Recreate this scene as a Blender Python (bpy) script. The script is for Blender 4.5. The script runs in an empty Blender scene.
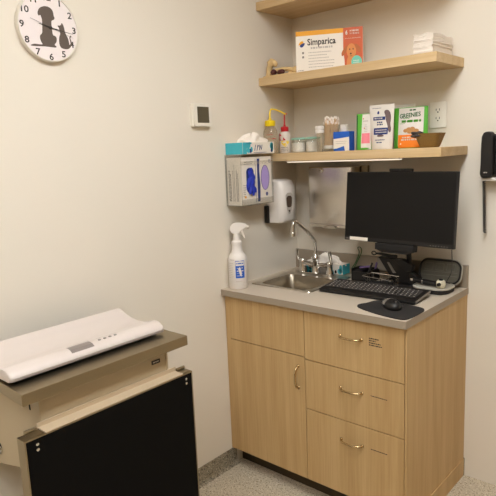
import bpy, bmesh, math, random
from mathutils import Vector, Matrix
random.seed(7)
PI = math.pi
sc = bpy.context.scene
COL = sc.collection

# ------------------------------------------------------------------ camera
FPX = 564.05
YAW, PITCH, ROLL = -0.7274, -0.168, -0.0422
CAM = Vector((1.8157, -2.4477, 1.5282))
fw = Vector((math.sin(YAW)*math.cos(PITCH), math.cos(YAW)*math.cos(PITCH), math.sin(PITCH)))
rt = Vector((math.cos(YAW), -math.sin(YAW), 0)); up = rt.cross(fw)
c_, s_ = math.cos(ROLL), math.sin(ROLL)
rt, up = c_*rt + s_*up, -s_*rt + c_*up
cd = bpy.data.cameras.new('camera'); cam = bpy.data.objects.new('camera', cd); COL.objects.link(cam)
cd.sensor_width = 36; cd.lens = FPX/496*36; cd.clip_start = .02
M = Matrix((rt, up, -fw)).transposed().to_4x4(); M.translation = CAM
cam.matrix_world = M
sc.camera = cam

def at(u, v, ax, val):
    """measured photo point -> point of the room on the plane axis ax = val"""
    d = fw + rt*(u-248)/FPX - up*(v-248)/FPX
    return CAM + d*((val-CAM[ax])/d[ax])

# ------------------------------------------------------------------ materials
def lin(c):
    c = c/255.
    return c/12.92 if c <= .04045 else ((c+.055)/1.055)**2.4
def rgb(r, g, b): return (lin(r), lin(g), lin(b), 1)
MATS = {}
def mat(name, col, rough=.5, metal=0, noise=0, nscale=30, bump=0, bscale=200, emit=None, estr=0,
        trans=0, ior=1.45, spec=.5, coat=0, stretch=None, rvar=0):
    if name in MATS: return MATS[name]
    m = bpy.data.materials.new(name); m.use_nodes = True
    nt = m.node_tree; b = nt.nodes['Principled BSDF']
    b.inputs['Base Color'].default_value = col
    b.inputs['Roughness'].default_value = rough; b.inputs['Metallic'].default_value = metal
    b.inputs['IOR'].default_value = ior; b.inputs['Specular IOR Level'].default_value = spec
    b.inputs['Coat Weight'].default_value = coat
    b.inputs['Transmission Weight'].default_value = trans
    if emit:
        b.inputs['Emission Color'].default_value = emit; b.inputs['Emission Strength'].default_value = estr
    tc = nt.nodes.new('ShaderNodeTexCoord'); mp = nt.nodes.new('ShaderNodeMapping')
    nt.links.new(tc.outputs['Object'], mp.inputs['Vector'])
    if stretch: mp.inputs['Scale'].default_value = stretch
    n = nt.nodes.new('ShaderNodeTexNoise'); n.inputs['Scale'].default_value = nscale; n.inputs['Detail'].default_value = 4
    nt.links.new(mp.outputs['Vector'], n.inputs['Vector'])
    if noise:
        mx = nt.nodes.new('ShaderNodeMix'); mx.data_type = 'RGBA'
        mx.inputs[6].default_value = tuple(min(1, c*(1-noise)) for c in col[:3])+(1,)
        mx.inputs[7].default_value = tuple(min(1, c*(1+noise)) for c in col[:3])+(1,)
        nt.links.new(n.outputs['Fac'], mx.inputs[0]); nt.links.new(mx.outputs[2], b.inputs['Base Color'])
    if rvar:
        mr = nt.nodes.new('ShaderNodeMapRange')
        mr.inputs['To Min'].default_value = max(0, rough-rvar); mr.inputs['To Max'].default_value = rough+rvar
        nt.links.new(n.outputs['Fac'], mr.inputs['Value']); nt.links.new(mr.outputs['Result'], b.inputs['Roughness'])
    if bump:
        n2 = nt.nodes.new('ShaderNodeTexNoise'); n2.inputs['Scale'].default_value = bscale; n2.inputs['Detail'].default_value = 2
        nt.links.new(mp.outputs['Vector'], n2.inputs['Vector'])
        bp = nt.nodes.new('ShaderNodeBump'); bp.inputs['Strength'].default_value = bump; bp.inputs['Distance'].default_value = .002
        nt.links.new(n2.outputs['Fac'], bp.inputs['Height']); nt.links.new(bp.outputs['Normal'], b.inputs['Normal'])
    MATS[name] = m
    return m

def clear(name, tint, refl=.12, body=None, bodyf=0, rough=.05):
    """thin clear plastic or glass: lets light straight through, mirrors a little more at grazing angles"""
    m = bpy.data.materials.new(name); m.use_nodes = True; nt = m.node_tree
    for n in list(nt.nodes): nt.nodes.remove(n)
    out = nt.nodes.new('ShaderNodeOutputMaterial'); tr = nt.nodes.new('ShaderNodeBsdfTransparent'); tr.inputs[0].default_value = tint
    gl = nt.nodes.new('ShaderNodeBsdfGlossy'); gl.inputs['Roughness'].default_value = rough
    lw = nt.nodes.new('ShaderNodeLayerWeight'); lw.inputs[0].default_value = .25
    mp = nt.nodes.new('ShaderNodeMapRange'); mp.inputs['To Min'].default_value = refl*.3; mp.inputs['To Max'].default_value = min(1, refl*4)
    nt.links.new(lw.outputs['Facing'], mp.inputs['Value'])
    mx = nt.nodes.new('ShaderNodeMixShader'); nt.links.new(mp.outputs['Result'], mx.inputs[0]); nt.links.new(tr.outputs[0], mx.inputs[1]); nt.links.new(gl.outputs[0], mx.inputs[2])
    last = mx
    if body:
        df = nt.nodes.new('ShaderNodeBsdfDiffuse'); df.inputs[0].default_value = body
        m2 = nt.nodes.new('ShaderNodeMixShader'); m2.inputs[0].default_value = bodyf
        nt.links.new(mx.outputs[0], m2.inputs[1]); nt.links.new(df.outputs[0], m2.inputs[2]); last = m2
    nt.links.new(last.outputs[0], out.inputs[0]); MATS[name] = m
    return m

def wood(name, base, dark, axis):
    """straight-grained laminate; axis = grain direction"""
    m = bpy.data.materials.new(name); m.use_nodes = True
    nt = m.node_tree; b = nt.nodes['Principled BSDF']; b.inputs['Roughness'].default_value = .5
    b.inputs['Specular IOR Level'].default_value = .35
    tc = nt.nodes.new('ShaderNodeTexCoord')
    def layer(sc_across, sc_along, detail, lo, hi):
        mp = nt.nodes.new('ShaderNodeMapping'); s = [sc_across]*3; s[axis] = sc_along
        mp.inputs['Scale'].default_value = s
        n = nt.nodes.new('ShaderNodeTexNoise'); n.inputs['Scale'].default_value = 1; n.inputs['Detail'].default_value = detail
        nt.links.new(tc.outputs['Object'], mp.inputs['Vector']); nt.links.new(mp.outputs['Vector'], n.inputs['Vector'])
        r = nt.nodes.new('ShaderNodeMapRange'); r.inputs['From Min'].default_value = lo; r.inputs['From Max'].default_value = hi
        nt.links.new(n.outputs['Fac'], r.inputs['Value']); return r.outputs['Result']
    a = layer(22, 1.3, 3, .35, .65); f = layer(190, 5, 2, .3, .7)
    ma = nt.nodes.new('ShaderNodeMath'); ma.operation = 'MULTIPLY_ADD'; ma.inputs[1].default_value = .55
    mb = nt.nodes.new('ShaderNodeMath'); mb.operation = 'MULTIPLY'; mb.inputs[1].default_value = .45
    nt.links.new(f, mb.inputs[0]); nt.links.new(a, ma.inputs[0]); nt.links.new(mb.outputs[0], ma.inputs[2])
    mx = nt.nodes.new('ShaderNodeMix'); mx.data_type = 'RGBA'
    mx.inputs[6].default_value = dark; mx.inputs[7].default_value = base
    nt.links.new(ma.outputs[0], mx.inputs[0]); nt.links.new(mx.outputs[2], b.inputs['Base Color'])
    MATS[name] = m
    return m

def speckle(name, base, darks, scale, rough=.5):
    m = bpy.data.materials.new(name); m.use_nodes = True
    nt = m.node_tree; b = nt.nodes['Principled BSDF']; b.inputs['Roughness'].default_value = rough
    tc = nt.nodes.new('ShaderNodeTexCoord')
    prev = base
    n = nt.nodes.new('ShaderNodeTexNoise'); n.inputs['Scale'].default_value = 5; n.inputs['Detail'].default_value = 3
    nt.links.new(tc.outputs['Object'], n.inputs['Vector'])
    mx = nt.nodes.new('ShaderNodeMix'); mx.data_type = 'RGBA'
    mx.inputs[6].default_value = tuple(c*.9 for c in base[:3])+(1,); mx.inputs[7].default_value = tuple(c*1.1 for c in base[:3])+(1,)
    nt.links.new(n.outputs['Fac'], mx.inputs[0]); out = mx.outputs[2]
    for i, (dc, sc_, th) in enumerate(darks):
        v = nt.nodes.new('ShaderNodeTexNoise'); v.inputs['Scale'].default_value = scale*sc_; v.inputs['Detail'].default_value = 2
        mp = nt.nodes.new('ShaderNodeMapping'); mp.inputs['Location'].default_value = (i*3.7, i*1.3, i*5.1)
        nt.links.new(tc.outputs['Object'], mp.inputs['Vector']); nt.links.new(mp.outputs['Vector'], v.inputs['Vector'])
        r = nt.nodes.new('ShaderNodeMapRange'); r.inputs['From Min'].default_value = th; r.inputs['From Max'].default_value = th+.05
        nt.links.new(v.outputs['Fac'], r.inputs['Value'])
        k = nt.nodes.new('ShaderNodeMix'); k.data_type = 'RGBA'; k.inputs[7].default_value = dc
        nt.links.new(r.outputs['Result'], k.inputs[0]); nt.links.new(out, k.inputs[6]); out = k.outputs[2]
    nt.links.new(out, b.inputs['Base Color'])
    MATS[name] = m
    return m

WALL = mat('wall_paint', rgb(229, 221, 207), .75, noise=.02, nscale=3, bump=.12, bscale=260, spec=.3)
CEIL = mat('ceiling_white', rgb(226, 222, 214), .9, noise=.02, nscale=60)
FLOOR = speckle('floor_sheet', rgb(196, 184, 162), [(rgb(112, 102, 82), 1, .585), (rgb(232, 224, 208), 1.3, .61), (rgb(140, 124, 96), .7, .62)], 150)
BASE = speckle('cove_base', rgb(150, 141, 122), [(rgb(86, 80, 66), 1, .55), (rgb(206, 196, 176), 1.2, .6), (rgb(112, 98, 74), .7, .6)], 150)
WOODV = wood('maple_laminate_vertical', rgb(204, 173, 125), rgb(184, 150, 101), 2)
WOODH = wood('maple_laminate_lengthwise', rgb(214, 187, 145), rgb(194, 162, 116), 0)
TOEK = mat('toe_kick_dark', rgb(70, 58, 40), .7, noise=.1)
GAPSHADE = mat('gap_shade_brown', rgb(48, 36, 24), .9)  # dark brown that paints shade into the gaps between cabinet fronts
COUNTER = mat('counter_laminate', rgb(198, 185, 168), .42, noise=.05, nscale=400)
COUNTERE = mat('counter_edge', rgb(156, 143, 126), .5, noise=.04, nscale=300)
STEEL = mat('steel_reflection_bands', rgb(222, 216, 206), .24, metal=1, noise=.12, nscale=5, stretch=(.3, .3, 3), rvar=.06)  # stretched noise colours soft horizontal reflection bands into the steel
STEELH = mat('brushed_steel_table', rgb(162, 148, 122), .38, metal=1, noise=.06, nscale=6, stretch=(60, 2, 60), rvar=.08)
SINKS = mat('sink_steel_shaded', rgb(158, 148, 132), .34, metal=1, noise=.03, nscale=12)  # basin steel darkened to carry the shade inside the bowl
SINKR = mat('sink_steel_lit', rgb(206, 198, 184), .3, metal=1, noise=.03, nscale=12)  # same steel coloured lighter for the lit rim
CHROME = mat('chrome', rgb(215, 212, 208), .1, metal=1, noise=.01)
BRASS = mat('brushed_nickel_warm', rgb(196, 172, 130), .25, metal=1, noise=.03)
CREAM = mat('cream_enamel', rgb(192, 176, 147), .5, noise=.02, nscale=12)
WHITEP = mat('white_plastic', rgb(232, 226, 220), .35, noise=.01)
SCALEW = mat('scale_white_plastic', rgb(205, 194, 187), .32, noise=.01)
WHITEM = mat('white_matte', rgb(232, 226, 216), .7, noise=.02)
PAPERW = mat('white_paper', rgb(244, 236, 226), .9, noise=.02, nscale=40, bump=.3, bscale=120)
IVORY = mat('ivory_plastic', rgb(230, 224, 212), .45, noise=.01)
BLACK = mat('black_plastic', rgb(26, 24, 23), .42, noise=.1)
BLACKM = mat('black_matte', rgb(22, 20, 19), .75, noise=.1)
MATB = mat('black_rubber_mat', rgb(9, 7, 5), .85, noise=.12, spec=.15, nscale=60, bump=.25, bscale=500)
SCREEN = mat('screen_glass_off', rgb(15, 13, 12), .5, spec=.3, noise=.04, nscale=4)
BEZEL = mat('monitor_bezel', rgb(20, 18, 17), .5, noise=.05)
GREYD = mat('dark_grey_plastic', rgb(58, 54, 52), .5, noise=.05)
KEYM = mat('key_caps', rgb(56, 52, 50), .5, noise=.05)
KEYL = mat('key_legends', rgb(205, 198, 190), .6, noise=.02)
GREYM = mat('mid_grey_plastic', rgb(132, 126, 118), .5, noise=.03)
CASEIN = mat('case_lining_grey', rgb(108, 106, 96), .85, noise=.12, nscale=90, bump=.5, bscale=120)
CASERIM = mat('case_piping_pale', rgb(176, 172, 160), .6, noise=.05)
LCD = mat('lcd_olive', rgb(88, 80, 62), .35, noise=.03, nscale=8)
LCDG = mat('lcd_grey', rgb(128, 118, 112), .35, noise=.03, nscale=8)
INK = mat('ink_dark', rgb(62, 56, 52), .8, noise=.02)
INKB = mat('ink_brown_grey', rgb(98, 86, 78), .8, noise=.05, nscale=40)
INKL = mat('ink_light_grey', rgb(192, 184, 176), .8, noise=.02)
YEL = mat('yellow_plastic', rgb(244, 214, 28), .4, noise=.02)
RED = mat('red_plastic', rgb(196, 32, 42), .4, noise=.02)
TRANSL = clear('translucent_plastic', (.93, .9, .84, 1), .15, rgb(224, 210, 184), .16, .2)
MILKY = mat('milky_plastic', rgb(226, 216, 206), .4, noise=.01)
GLASS = clear('clear_glass', (.97, .98, .97, 1), .07, rgb(232, 226, 216), .05)
ACRY = clear('clear_acrylic', (.97, .97, .96, 1), .1, rgb(232, 226, 218), .05)
AQUA = mat('aqua_lid', rgb(150, 196, 176), .35, noise=.03)
TURQ = mat('turquoise_card', rgb(70, 184, 200), .6, noise=.05, nscale=30)
BLUEP = mat('blue_print', rgb(36, 96, 196), .5, noise=.03)
NAVY = mat('navy_print', rgb(40, 58, 122), .5, noise=.03)
BLUEG = mat('blue_nitrile', rgb(40, 58, 176), .5, noise=.12, nscale=60, bump=.8, bscale=60)
LILAC = mat('lilac_nitrile', rgb(186, 164, 226), .55, noise=.05, nscale=60)
GREEN = mat('green_film', rgb(92, 178, 60), .38, noise=.08, nscale=40)
GREEND = mat('dark_green_film', rgb(34, 104, 48), .45, noise=.08, nscale=40)
PINK = mat('pink_print', rgb(232, 128, 140), .45, noise=.04, nscale=40)
ORANGE = mat('orange_print', rgb(240, 130, 34), .42, noise=.04, nscale=40)
ORBR = mat('burnt_orange_print', rgb(206, 94, 48), .5, noise=.03)
AMBER = mat('amber_print', rgb(240, 168, 34), .5, noise=.03)
CARD = mat('box_white_card', rgb(240, 232, 220), .5, noise=.01)
FILMW = mat('white_film', rgb(226, 220, 212), .35, noise=.05, nscale=30, bump=.25, bscale=40)
TAUPE = mat('taupe_print', rgb(112, 92, 92), .5, noise=.15, nscale=50)
KIBBLE = mat('treat_brown', rgb(186, 136, 82), .7, noise=.2, nscale=120)
DOGF = mat('puppy_tan', rgb(222, 146, 84), .7, noise=.12, nscale=60)
DOGE = mat('puppy_ear', rgb(184, 104, 56), .7, noise=.12, nscale=60)
MINT = mat('mint_seal', rgb(112, 206, 184), .5, noise=.03)
BONE = mat('bone_resin', rgb(214, 184, 132), .55, noise=.12, nscale=40, bump=.3, bscale=60)
MAROON = mat('maroon_resin', rgb(74, 28, 26), .45, noise=.1)
WICKER = mat('woven_olive_brown', rgb(138, 106, 54), .7, noise=.3, nscale=150, bump=.9, bscale=260, stretch=(1, 1, 3))
CHAR = mat('charcoal_fabric', rgb(64, 58, 56), .8, noise=.2, nscale=90, bump=.6, bscale=200)
STICK = mat('swab_sticks', rgb(222, 184, 136), .7, noise=.12, nscale=80)
COTTON = mat('cotton', rgb(252, 244, 236), .95, noise=.03, bump=.5, bscale=300)
PURPLE = mat('purple_plastic', rgb(128, 106, 160), .5, noise=.06)
MAGENTA = mat('dark_magenta', rgb(120, 44, 88), .5, noise=.06)
GREENW = mat('green_wire', rgb(46, 88, 44), .5, noise=.05)
AMBERG = mat('smoked_window', rgb(84, 68, 58), .25, noise=.1)
LEDM = mat('led_strip', rgb(255, 244, 226), .5, emit=(1, .9, .74, 1), estr=.9, noise=.001)
LAMPM = mat('lamp_diffuser', rgb(255, 250, 240), .6, emit=(1, 1.02, 1.03, 1), estr=16.2, noise=.001)

# ------------------------------------------------------------------ object helpers
def thing(name, label, cat, loc=(0, 0, 0), rotz=0, group=None):
    o = bpy.data.objects.new(name, None); COL.objects.link(o); o.empty_display_size = .03
    o.matrix_world = Matrix.Translation(loc) @ Matrix.Rotation(rotz, 4, 'Z')
    o.location = loc; o.rotation_euler = (0, 0, rotz)
    o['label'] = label; o['category'] = cat
    if group: o['group'] = group
    WM[o.name] = Matrix.Translation(loc) @ Matrix.Rotation(rotz, 4, 'Z')
    return o
WM = {}
def obj(name, bm, m, parent=None, world=True, smooth=False, label=None, kind=None, cat=None, group=None):
    """one mesh object; with world=True the geometry was modelled in room coordinates"""
    me = bpy.data.meshes.new(name)
    W = WM.get(parent.name, Matrix()) if parent else Matrix()
    if parent and world: bm.transform(W.inverted())
    bmesh.ops.recalc_face_normals(bm, faces=bm.faces)
    bm.to_mesh(me); bm.free()
    if smooth:
        for p in me.polygons: p.use_smooth = True
        try: me.set_sharp_from_angle(angle=math.radians(40))
        except Exception: pass
    o = bpy.data.objects.new(name, me); COL.objects.link(o)
    for q in (m if isinstance(m, (list, tuple)) else [m]): me.materials.append(q)
    if parent: o.parent = parent; WM[o.name] = W
    if label: o['label'] = label
    if kind: o['kind'] = kind
    if cat: o['category'] = cat
    if group: o['group'] = group
    return o
def struct(name, bm, m, smooth=False): return obj(name, bm, m, kind='structure', smooth=smooth)

def B(): return bmesh.new()
def box(bm, x0, x1, y0, y1, z0, z1, bev=0, seg=2, M=None):
    t = bmesh.new(); bmesh.ops.create_cube(t, size=1)
    t.transform(Matrix.Translation(((x0+x1)/2, (y0+y1)/2, (z0+z1)/2)) @ Matrix.Diagonal((abs(x1-x0), abs(y1-y0), abs(z1-z0), 1)))
    if bev: bmesh.ops.bevel(t, geom=t.edges[:], offset=bev, segments=seg, profile=.5, affect='EDGES')
    if M: t.transform(M)
    merge(bm, t); return bm
def merge(bm, t):
    me = bpy.data.meshes.new('tmp'); t.to_mesh(me); t.free(); bm.from_mesh(me); bpy.data.meshes.remove(me)
def bx(*a, **k): return box(B(), *a, **k)
def lathe(bm, prof, c=(0, 0, 0), n=28, M=None, sx=1, sy=1):
    t = bmesh.new(); rings = []
    for r, z in prof:
        if r < 1e-6: rings.append([t.verts.new((0, 0, z))])
        else: rings.append([t.verts.new((r*sx*math.cos(2*PI*i/n), r*sy*math.sin(2*PI*i/n), z)) for i in range(n)])
    for a, b in zip(rings, rings[1:]):
        if len(a) == 1 and len(b) == 1: continue
        for i in range(n):
            j = (i+1) % n
            if len(a) == 1: t.faces.new((a[0], b[i], b[j]))
            elif len(b) == 1: t.faces.new((a[i], a[j], b[0]))
            else: t.faces.new((a[i], a[j], b[j], b[i]))
    for r in (rings[0], rings[-1]):
        if len(r) > 1: t.faces.new(r)
    if M: t.transform(M)
    t.transform(Matrix.Translation(c)); merge(bm, t); return bm
def tube(bm, pts, r, n=10, cyc=False, smooth=0):
    pts = [Vector(p) for p in pts]
    if isinstance(r, (list, tuple)):
        r = list(r)
        for _ in range(smooth):
            q = [r[0]]
            for a, b in zip(r, r[1:]): q += [a*.75+b*.25, a*.25+b*.75]
            r = q + [r[-1]]
    for _ in range(smooth):
        q = [pts[0]]
        for a, b in zip(pts, pts[1:]): q += [a*.75+b*.25, a*.25+b*.75]
        q.append(pts[-1]); pts = q
    t = bmesh.new(); rings = []; prevn = None
    for i, p in enumerate(pts):
        a = pts[i-1] if (i or cyc) else p; b = pts[(i+1) % len(pts)] if (i < len(pts)-1 or cyc) else p
        d = (b-a).normalized()
        if prevn is None:
            prevn = d.orthogonal().normalized()
        nn = (prevn - d*prevn.dot(d)).normalized(); prevn = nn; bb = d.cross(nn)
        rr = r[i] if isinstance(r, (list, tuple)) else r
        rings.append([t.verts.new(p + nn*rr*math.cos(2*PI*k/n) + bb*rr*math.sin(2*PI*k/n)) for k in range(n)])
    m = len(rings)
    for i in range(m if cyc else m-1):
        a, b = rings[i], rings[(i+1) % m]
        for k in range(n): t.faces.new((a[k], a[(k+1) % n], b[(k+1) % n], b[k]))
    if not cyc: t.faces.new(rings[0]); t.faces.new(rings[-1])
    merge(bm, t); return bm
def frame(o, X, Y):
    X = Vector(X).normalized(); Y = Vector(Y); Y = (Y-X*X.dot(Y)).normalized(); Z = X.cross(Y)
    m = Matrix((X, Y, Z)).transposed().to_4x4(); m.translation = Vector(o); return m
def prism(bm, poly, th, M=None, bev=0):
    """2D outline in the frame's XY, thickness along +Z"""
    t = bmesh.new()
    a = [t.verts.new((p[0], p[1], 0)) for p in poly]; b = [t.verts.new((p[0], p[1], th)) for p in poly]
    t.faces.new(a); t.faces.new(b); n = len(poly)
    for i in range(n): t.faces.new((a[i], a[(i+1) % n], b[(i+1) % n], b[i]))
    bmesh.ops.recalc_face_normals(t, faces=t.faces)
    if bev: bmesh.ops.bevel(t, geom=[e for e in t.edges], offset=bev, segments=2, profile=.5, affect='EDGES')
    if M: t.transform(M)
    merge(bm, t); return bm
def smoothpoly(pts, it=2):
    for _ in range(it):
        q = []
        for i in range(len(pts)):
            a, b = pts[i], pts[(i+1) % len(pts)]
            q += [(a[0]*.75+b[0]*.25, a[1]*.75+b[1]*.25), (a[0]*.25+b[0]*.75, a[1]*.25+b[1]*.75)]
        pts = q
    return pts
def rrect(x0, x1, y0, y1, r, n=5):
    o = []
    for cx, cy, a0 in ((x1-r, y0+r, -90), (x1-r, y1-r, 0), (x0+r, y1-r, 90), (x0+r, y0+r, 180)):
        for k in range(n+1):
            a = math.radians(a0+90*k/n); o.append((cx+r*math.cos(a), cy+r*math.sin(a)))
    return o
def ell(cx, cy, rx, ry, n=28): return [(cx+rx*math.cos(2*PI*i/n), cy+ry*math.sin(2*PI*i/n)) for i in range(n)]
def textbm(s, size, align='CENTER', ext=.0002, bold=0):
    cu = bpy.data.curves.new('t', 'FONT'); cu.body = s; cu.size = size; cu.align_x = align; cu.align_y = 'CENTER'
    cu.resolution_u = 3; cu.offset = bold
    o = bpy.data.objects.new('t', cu); COL.objects.link(o)
    bpy.context.view_layer.update()
    me = bpy.data.meshes.new_from_object(o.evaluated_get(bpy.context.evaluated_depsgraph_get()))
    bpy.data.objects.remove(o); bpy.data.curves.remove(cu)
    bm = bmesh.new(); bm.from_mesh(me); bpy.data.meshes.remove(me)
    r = bmesh.ops.extrude_face_region(bm, geom=bm.faces[:])
    for v in [g for g in r['geom'] if isinstance(g, bmesh.types.BMVert)]: v.co.z += ext
    return bm
def text(bm, s, size, M, align='CENTER', ext=.0003, fn=None, bold=0, pos=(0, 0), rot=0, sx=1):
    t = textbm(s, size, align, ext, bold)
    t.transform(Matrix.Translation((pos[0], pos[1], 0)) @ Matrix.Rotation(rot, 4, 'Z') @ Matrix.Diagonal((sx, 1, 1, 1)))
    if fn:
        for v in t.verts: v.co = fn(v.co.x, v.co.y, v.co.z)
    if M: t.transform(M)
    merge(bm, t); return bm
def rows(bm, M, x0, x1, y0, n, dy, h, jitter=.3, fn=None, th=.0003):
    """lines of unreadably small print"""
    for i in range(n):
        x = x0
        xe = x1 - random.random()*jitter*(x1-x0)
        while x < xe:
            w = random.uniform(.8, 3)*h
            w = min(w, x1-x)
            t = B(); prism(t, [(x, y0-i*dy), (x+w, y0-i*dy), (x+w, y0-i*dy+h), (x, y0-i*dy+h)], th)
            if fn:
                for v in t.verts: v.co = fn(v.co.x, v.co.y, v.co.z)
            if M: t.transform(M)
            merge(bm, t); x += w+h*.5
    return bm
def surf(bm, fn, u0, u1, v0, v1, nu=10, nv=10, off=.0006):
    """patch lying on a curved surface fn(u,v,offset)"""
    t = bmesh.new()
    g = [[t.verts.new(fn(u0+(u1-u0)*i/nu, v0+(v1-v0)*j/nv, off)) for i in range(nu+1)] for j in range(nv+1)]
    for j in range(nv):
        for i in range(nu): t.faces.new((g[j][i], g[j][i+1], g[j+1][i+1], g[j+1][i]))
    merge(bm, t); return bm

# ------------------------------------------------------------------ the room
RX, RY, RZ = 3.0, -3.7, 2.72
struct('floor', bx(-.12, RX+.12, RY-.12, .12, -.1, 0), FLOOR)
struct('wall_left', bx(-.12, 0, RY-.12, .12, 0, RZ), WALL)
struct('wall_back', bx(0, RX, 0, .12, 0, RZ), WALL)
WALLB = mat('wall_low_bounce_tan', rgb(160, 142, 118), .8, noise=.02, nscale=3)  # unseen walls coloured darker to cut bounce onto the back wall
struct('wall_right', bx(RX, RX+.12, RY-.12, .12, 0, RZ), WALLB)
struct('wall_front', bx(0, RX, RY-.12, RY, 0, RZ), WALLB)
struct('ceiling', bx(-.12, RX+.12, RY-.12, .12, RZ, RZ+.1), CEIL)
def cove(x0, x1, y0, y1, side):
    # coved base: sheet turned up the wall with a small radius at the floor
    prof = [(0, 0), (.022, 0), (.012, .004), (.006, .012), (.004, .024), (.004, .086), (0, .086)]
    b = B()
    if side == 'left': prism(b, prof, y1-y0, frame((0, y1, 0), (1, 0, 0), (0, 0, 1)))
    else: prism(b, prof, x1-x0, frame((x0, 0, 0), (0, -1, 0), (0, 0, 1)))
    return b
struct('baseboard_left', cove(0, 0, RY, -.56, 'left'), BASE)
struct('baseboard_back', cove(.93, RX, 0, 0, 'back'), BASE)

for i, (lx, ly) in enumerate(((1.35, -1.4), (1.35, -2.95))):  # nearer panel is the main lamp; the farther one is an added unseen fill
    t = thing('ceiling_light', ['recessed white ceiling light panel above the exam table and counter', 'added unseen fill light panel in the ceiling, further from the shelves'][i],
              'light', (lx, ly, RZ-.03))
    b = B()
    for a in ((-.31, -.29, -.61, .61), (.29, .31, -.61, .61), (-.29, .29, -.61, -.59), (-.29, .29, .59, .61)):
        box(b, lx+a[0], lx+a[1], ly+a[2], ly+a[3], RZ-.03, RZ)
    obj('frame', b, WHITEM, t)
    obj('diffuser', bx(lx-.29, lx+.29, ly-.59, ly+.59, RZ-.022, RZ-.012), LAMPM, t)

# ------------------------------------------------------------------ base cabinet
FY = -.592          # plane of the door and drawer fronts
t = thing('base_cabinet', 'maple laminate base cabinet with one door and three drawers under the grey worktop', 'cabinet', (.46, -.3, 0))
b = B()
box(b, .002, .018, FY+.019, -.002, .092, .869); box(b, .9175, .925, FY, -.001, .0, .869); box(b, .907, .9175, FY+.021, -.001, .0, .869)      # sides; the right one reaches the floor
box(b, .002, .027, FY+.002, FY+.02, .092, .869)                                              # filler strip on the left wall
box(b, .018, .905, FY+.021, -.002, .092, .11); box(b, .018, .905, -.02, -.002, .11, .869)
box(b, .455, .472, FY+.021, -.02, .11, .869)
obj('carcass', b, WOODV, t)
obj('gap_shade_sheet', bx(.02, .9174, FY+.0195, FY+.0205, .1, .869), GAPSHADE, t, label='dark sheet painting shade into the gaps between door and drawer fronts')
obj('plinth', bx(.002, .905, FY+.075, FY+.09, 0, .092), TOEK, t, label='dark recessed toe kick')
obj('side_skirting', bx(.9252, .929, FY+.003, -.006, .001, .084), WOODV, t)
def pull(parent, M, L=.1, name='handle'):
    b = B(); pts = [(-L/2, 0, 0), (-L/2+.004, 0, .014), (-L/4, 0, .024), (0, 0, .027), (L/4, 0, .024), (L/2-.004, 0, .014), (L/2, 0, 0)]
    tt = B(); tube(tt, pts, .0044, 10, smooth=2)
    for s in (-1, 1): lathe(tt, [(.007, 0), (.007, .002), (.005, .004)], (s*L/2, 0, 0), 14)
    tt.transform(M); merge(b, tt)
    return obj(name, b, BRASS, parent, smooth=True, label='brushed metal bow handle')
def front(name, x0, x1, z0, z1):
    return obj(name, bx(x0, x1, FY, FY+.019, z0, z1, bev=.0006), WOODV, t)
g = .0036
front('false_drawer_front', .029, .460-g/2, .661, .866)
d = front('door', .029, .460-g/2, .095, .661-g)
pull(d, frame((.424, FY, .562), (0, 0, 1), (-1, 0, 0)), .098)
drz = [(.652, .866, .789), (.430, .652-g, .568), (.095, .430-g, .342)]
for i, (z0, z1, hz) in enumerate(drz):
    d = front('drawer', .460+g/2, .9145, z0, z1)
    pull(d, frame((.686, FY, hz), (1, 0, 0), (0, 0, 1)), .098)
    b = B(); Mx = frame((.768, FY-.0004, hz+.012), (1, 0, 0), (0, 0, 1))
    if i == 0:
        rows(b, Mx, 0, .045, 0, 1, .009, .0042, .1); rows(b, Mx, 0, .028, -.009, 1, .009, .0042, .1)
        rows(b, Mx, 0, .05, -.018, 1, .009, .0042, .1); rows(b, Mx, 0, .055, -.027, 1, .009, .0042, .1)
    else:
        rows(b, Mx, .006, .078, -.013, 1, .01, .0034, .02)
    obj('lettering', b, INK, d, label='small dark lettering beside the handle')

# ------------------------------------------------------------------ worktop, sink, faucet
SX0, SX1, SY0, SY1 = .045, .395, -.455, -.09       # rim of the sink
t = thing('worktop', 'grey laminate worktop with backsplash on the maple base cabinet', 'worktop', (.464, -.3, .871))
b = B(); e = .012
X1 = .928
for a in ((0, SX0+e, -.611, 0), (SX1-e, X1, -.611, 0), (SX0+e, SX1-e, -.611, SY0+e), (SX0+e, SX1-e, SY1-e, 0)):
    box(b, a[0], a[1], a[2], a[3], .871, .9)
obj('top', b, COUNTER, t)
b = B(); box(b, 0, X1+.001, -.6125, -.6112, .871, .8995); box(b, X1, X1+.0012, -.6112, 0, .871, .8995)
obj('edge_band', b, COUNTERE, t)
obj('backsplash', bx(0, X1, -.019, -.0005, .9002, 1.0), COUNTERE, t)

t = thing('sink', 'small stainless steel drop-in sink set into the left of the worktop', 'sink', (.22, -.27, .9))
bx0, bx1, by0, by1 = .085, .36, -.425, -.185
def ring(pts, z, bm): return [bm.verts.new((p[0], p[1], z)) for p in pts]
b = B()
outer = rrect(SX0, SX1, SY0, SY1, .02, 6)
specs = [(outer, .9005), (rrect(SX0+.002, SX1-.002, SY0+.002, SY1-.002, .02, 6), .9045),
         (rrect(SX0+.012, SX1-.012, SY0+.012, SY1-.012, .018, 6), .9035),
         (rrect(bx0-.004, bx1+.004, by0-.004, by1+.004, .038, 6), .9025), (rrect(bx0, bx1, by0, by1, .035, 6), .898),
         (rrect(bx0+.006, bx1-.006, by0+.006, by1-.006, .035, 6), .80), (rrect(bx0+.03, bx1-.03, by0+.03, by1-.03, .03, 6), .776),
         (ell((bx0+bx1)/2, (by0+by1)/2, .04, .04, 28), .772)]
rs = [ring(p, z, b) for p, z in specs]
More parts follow.
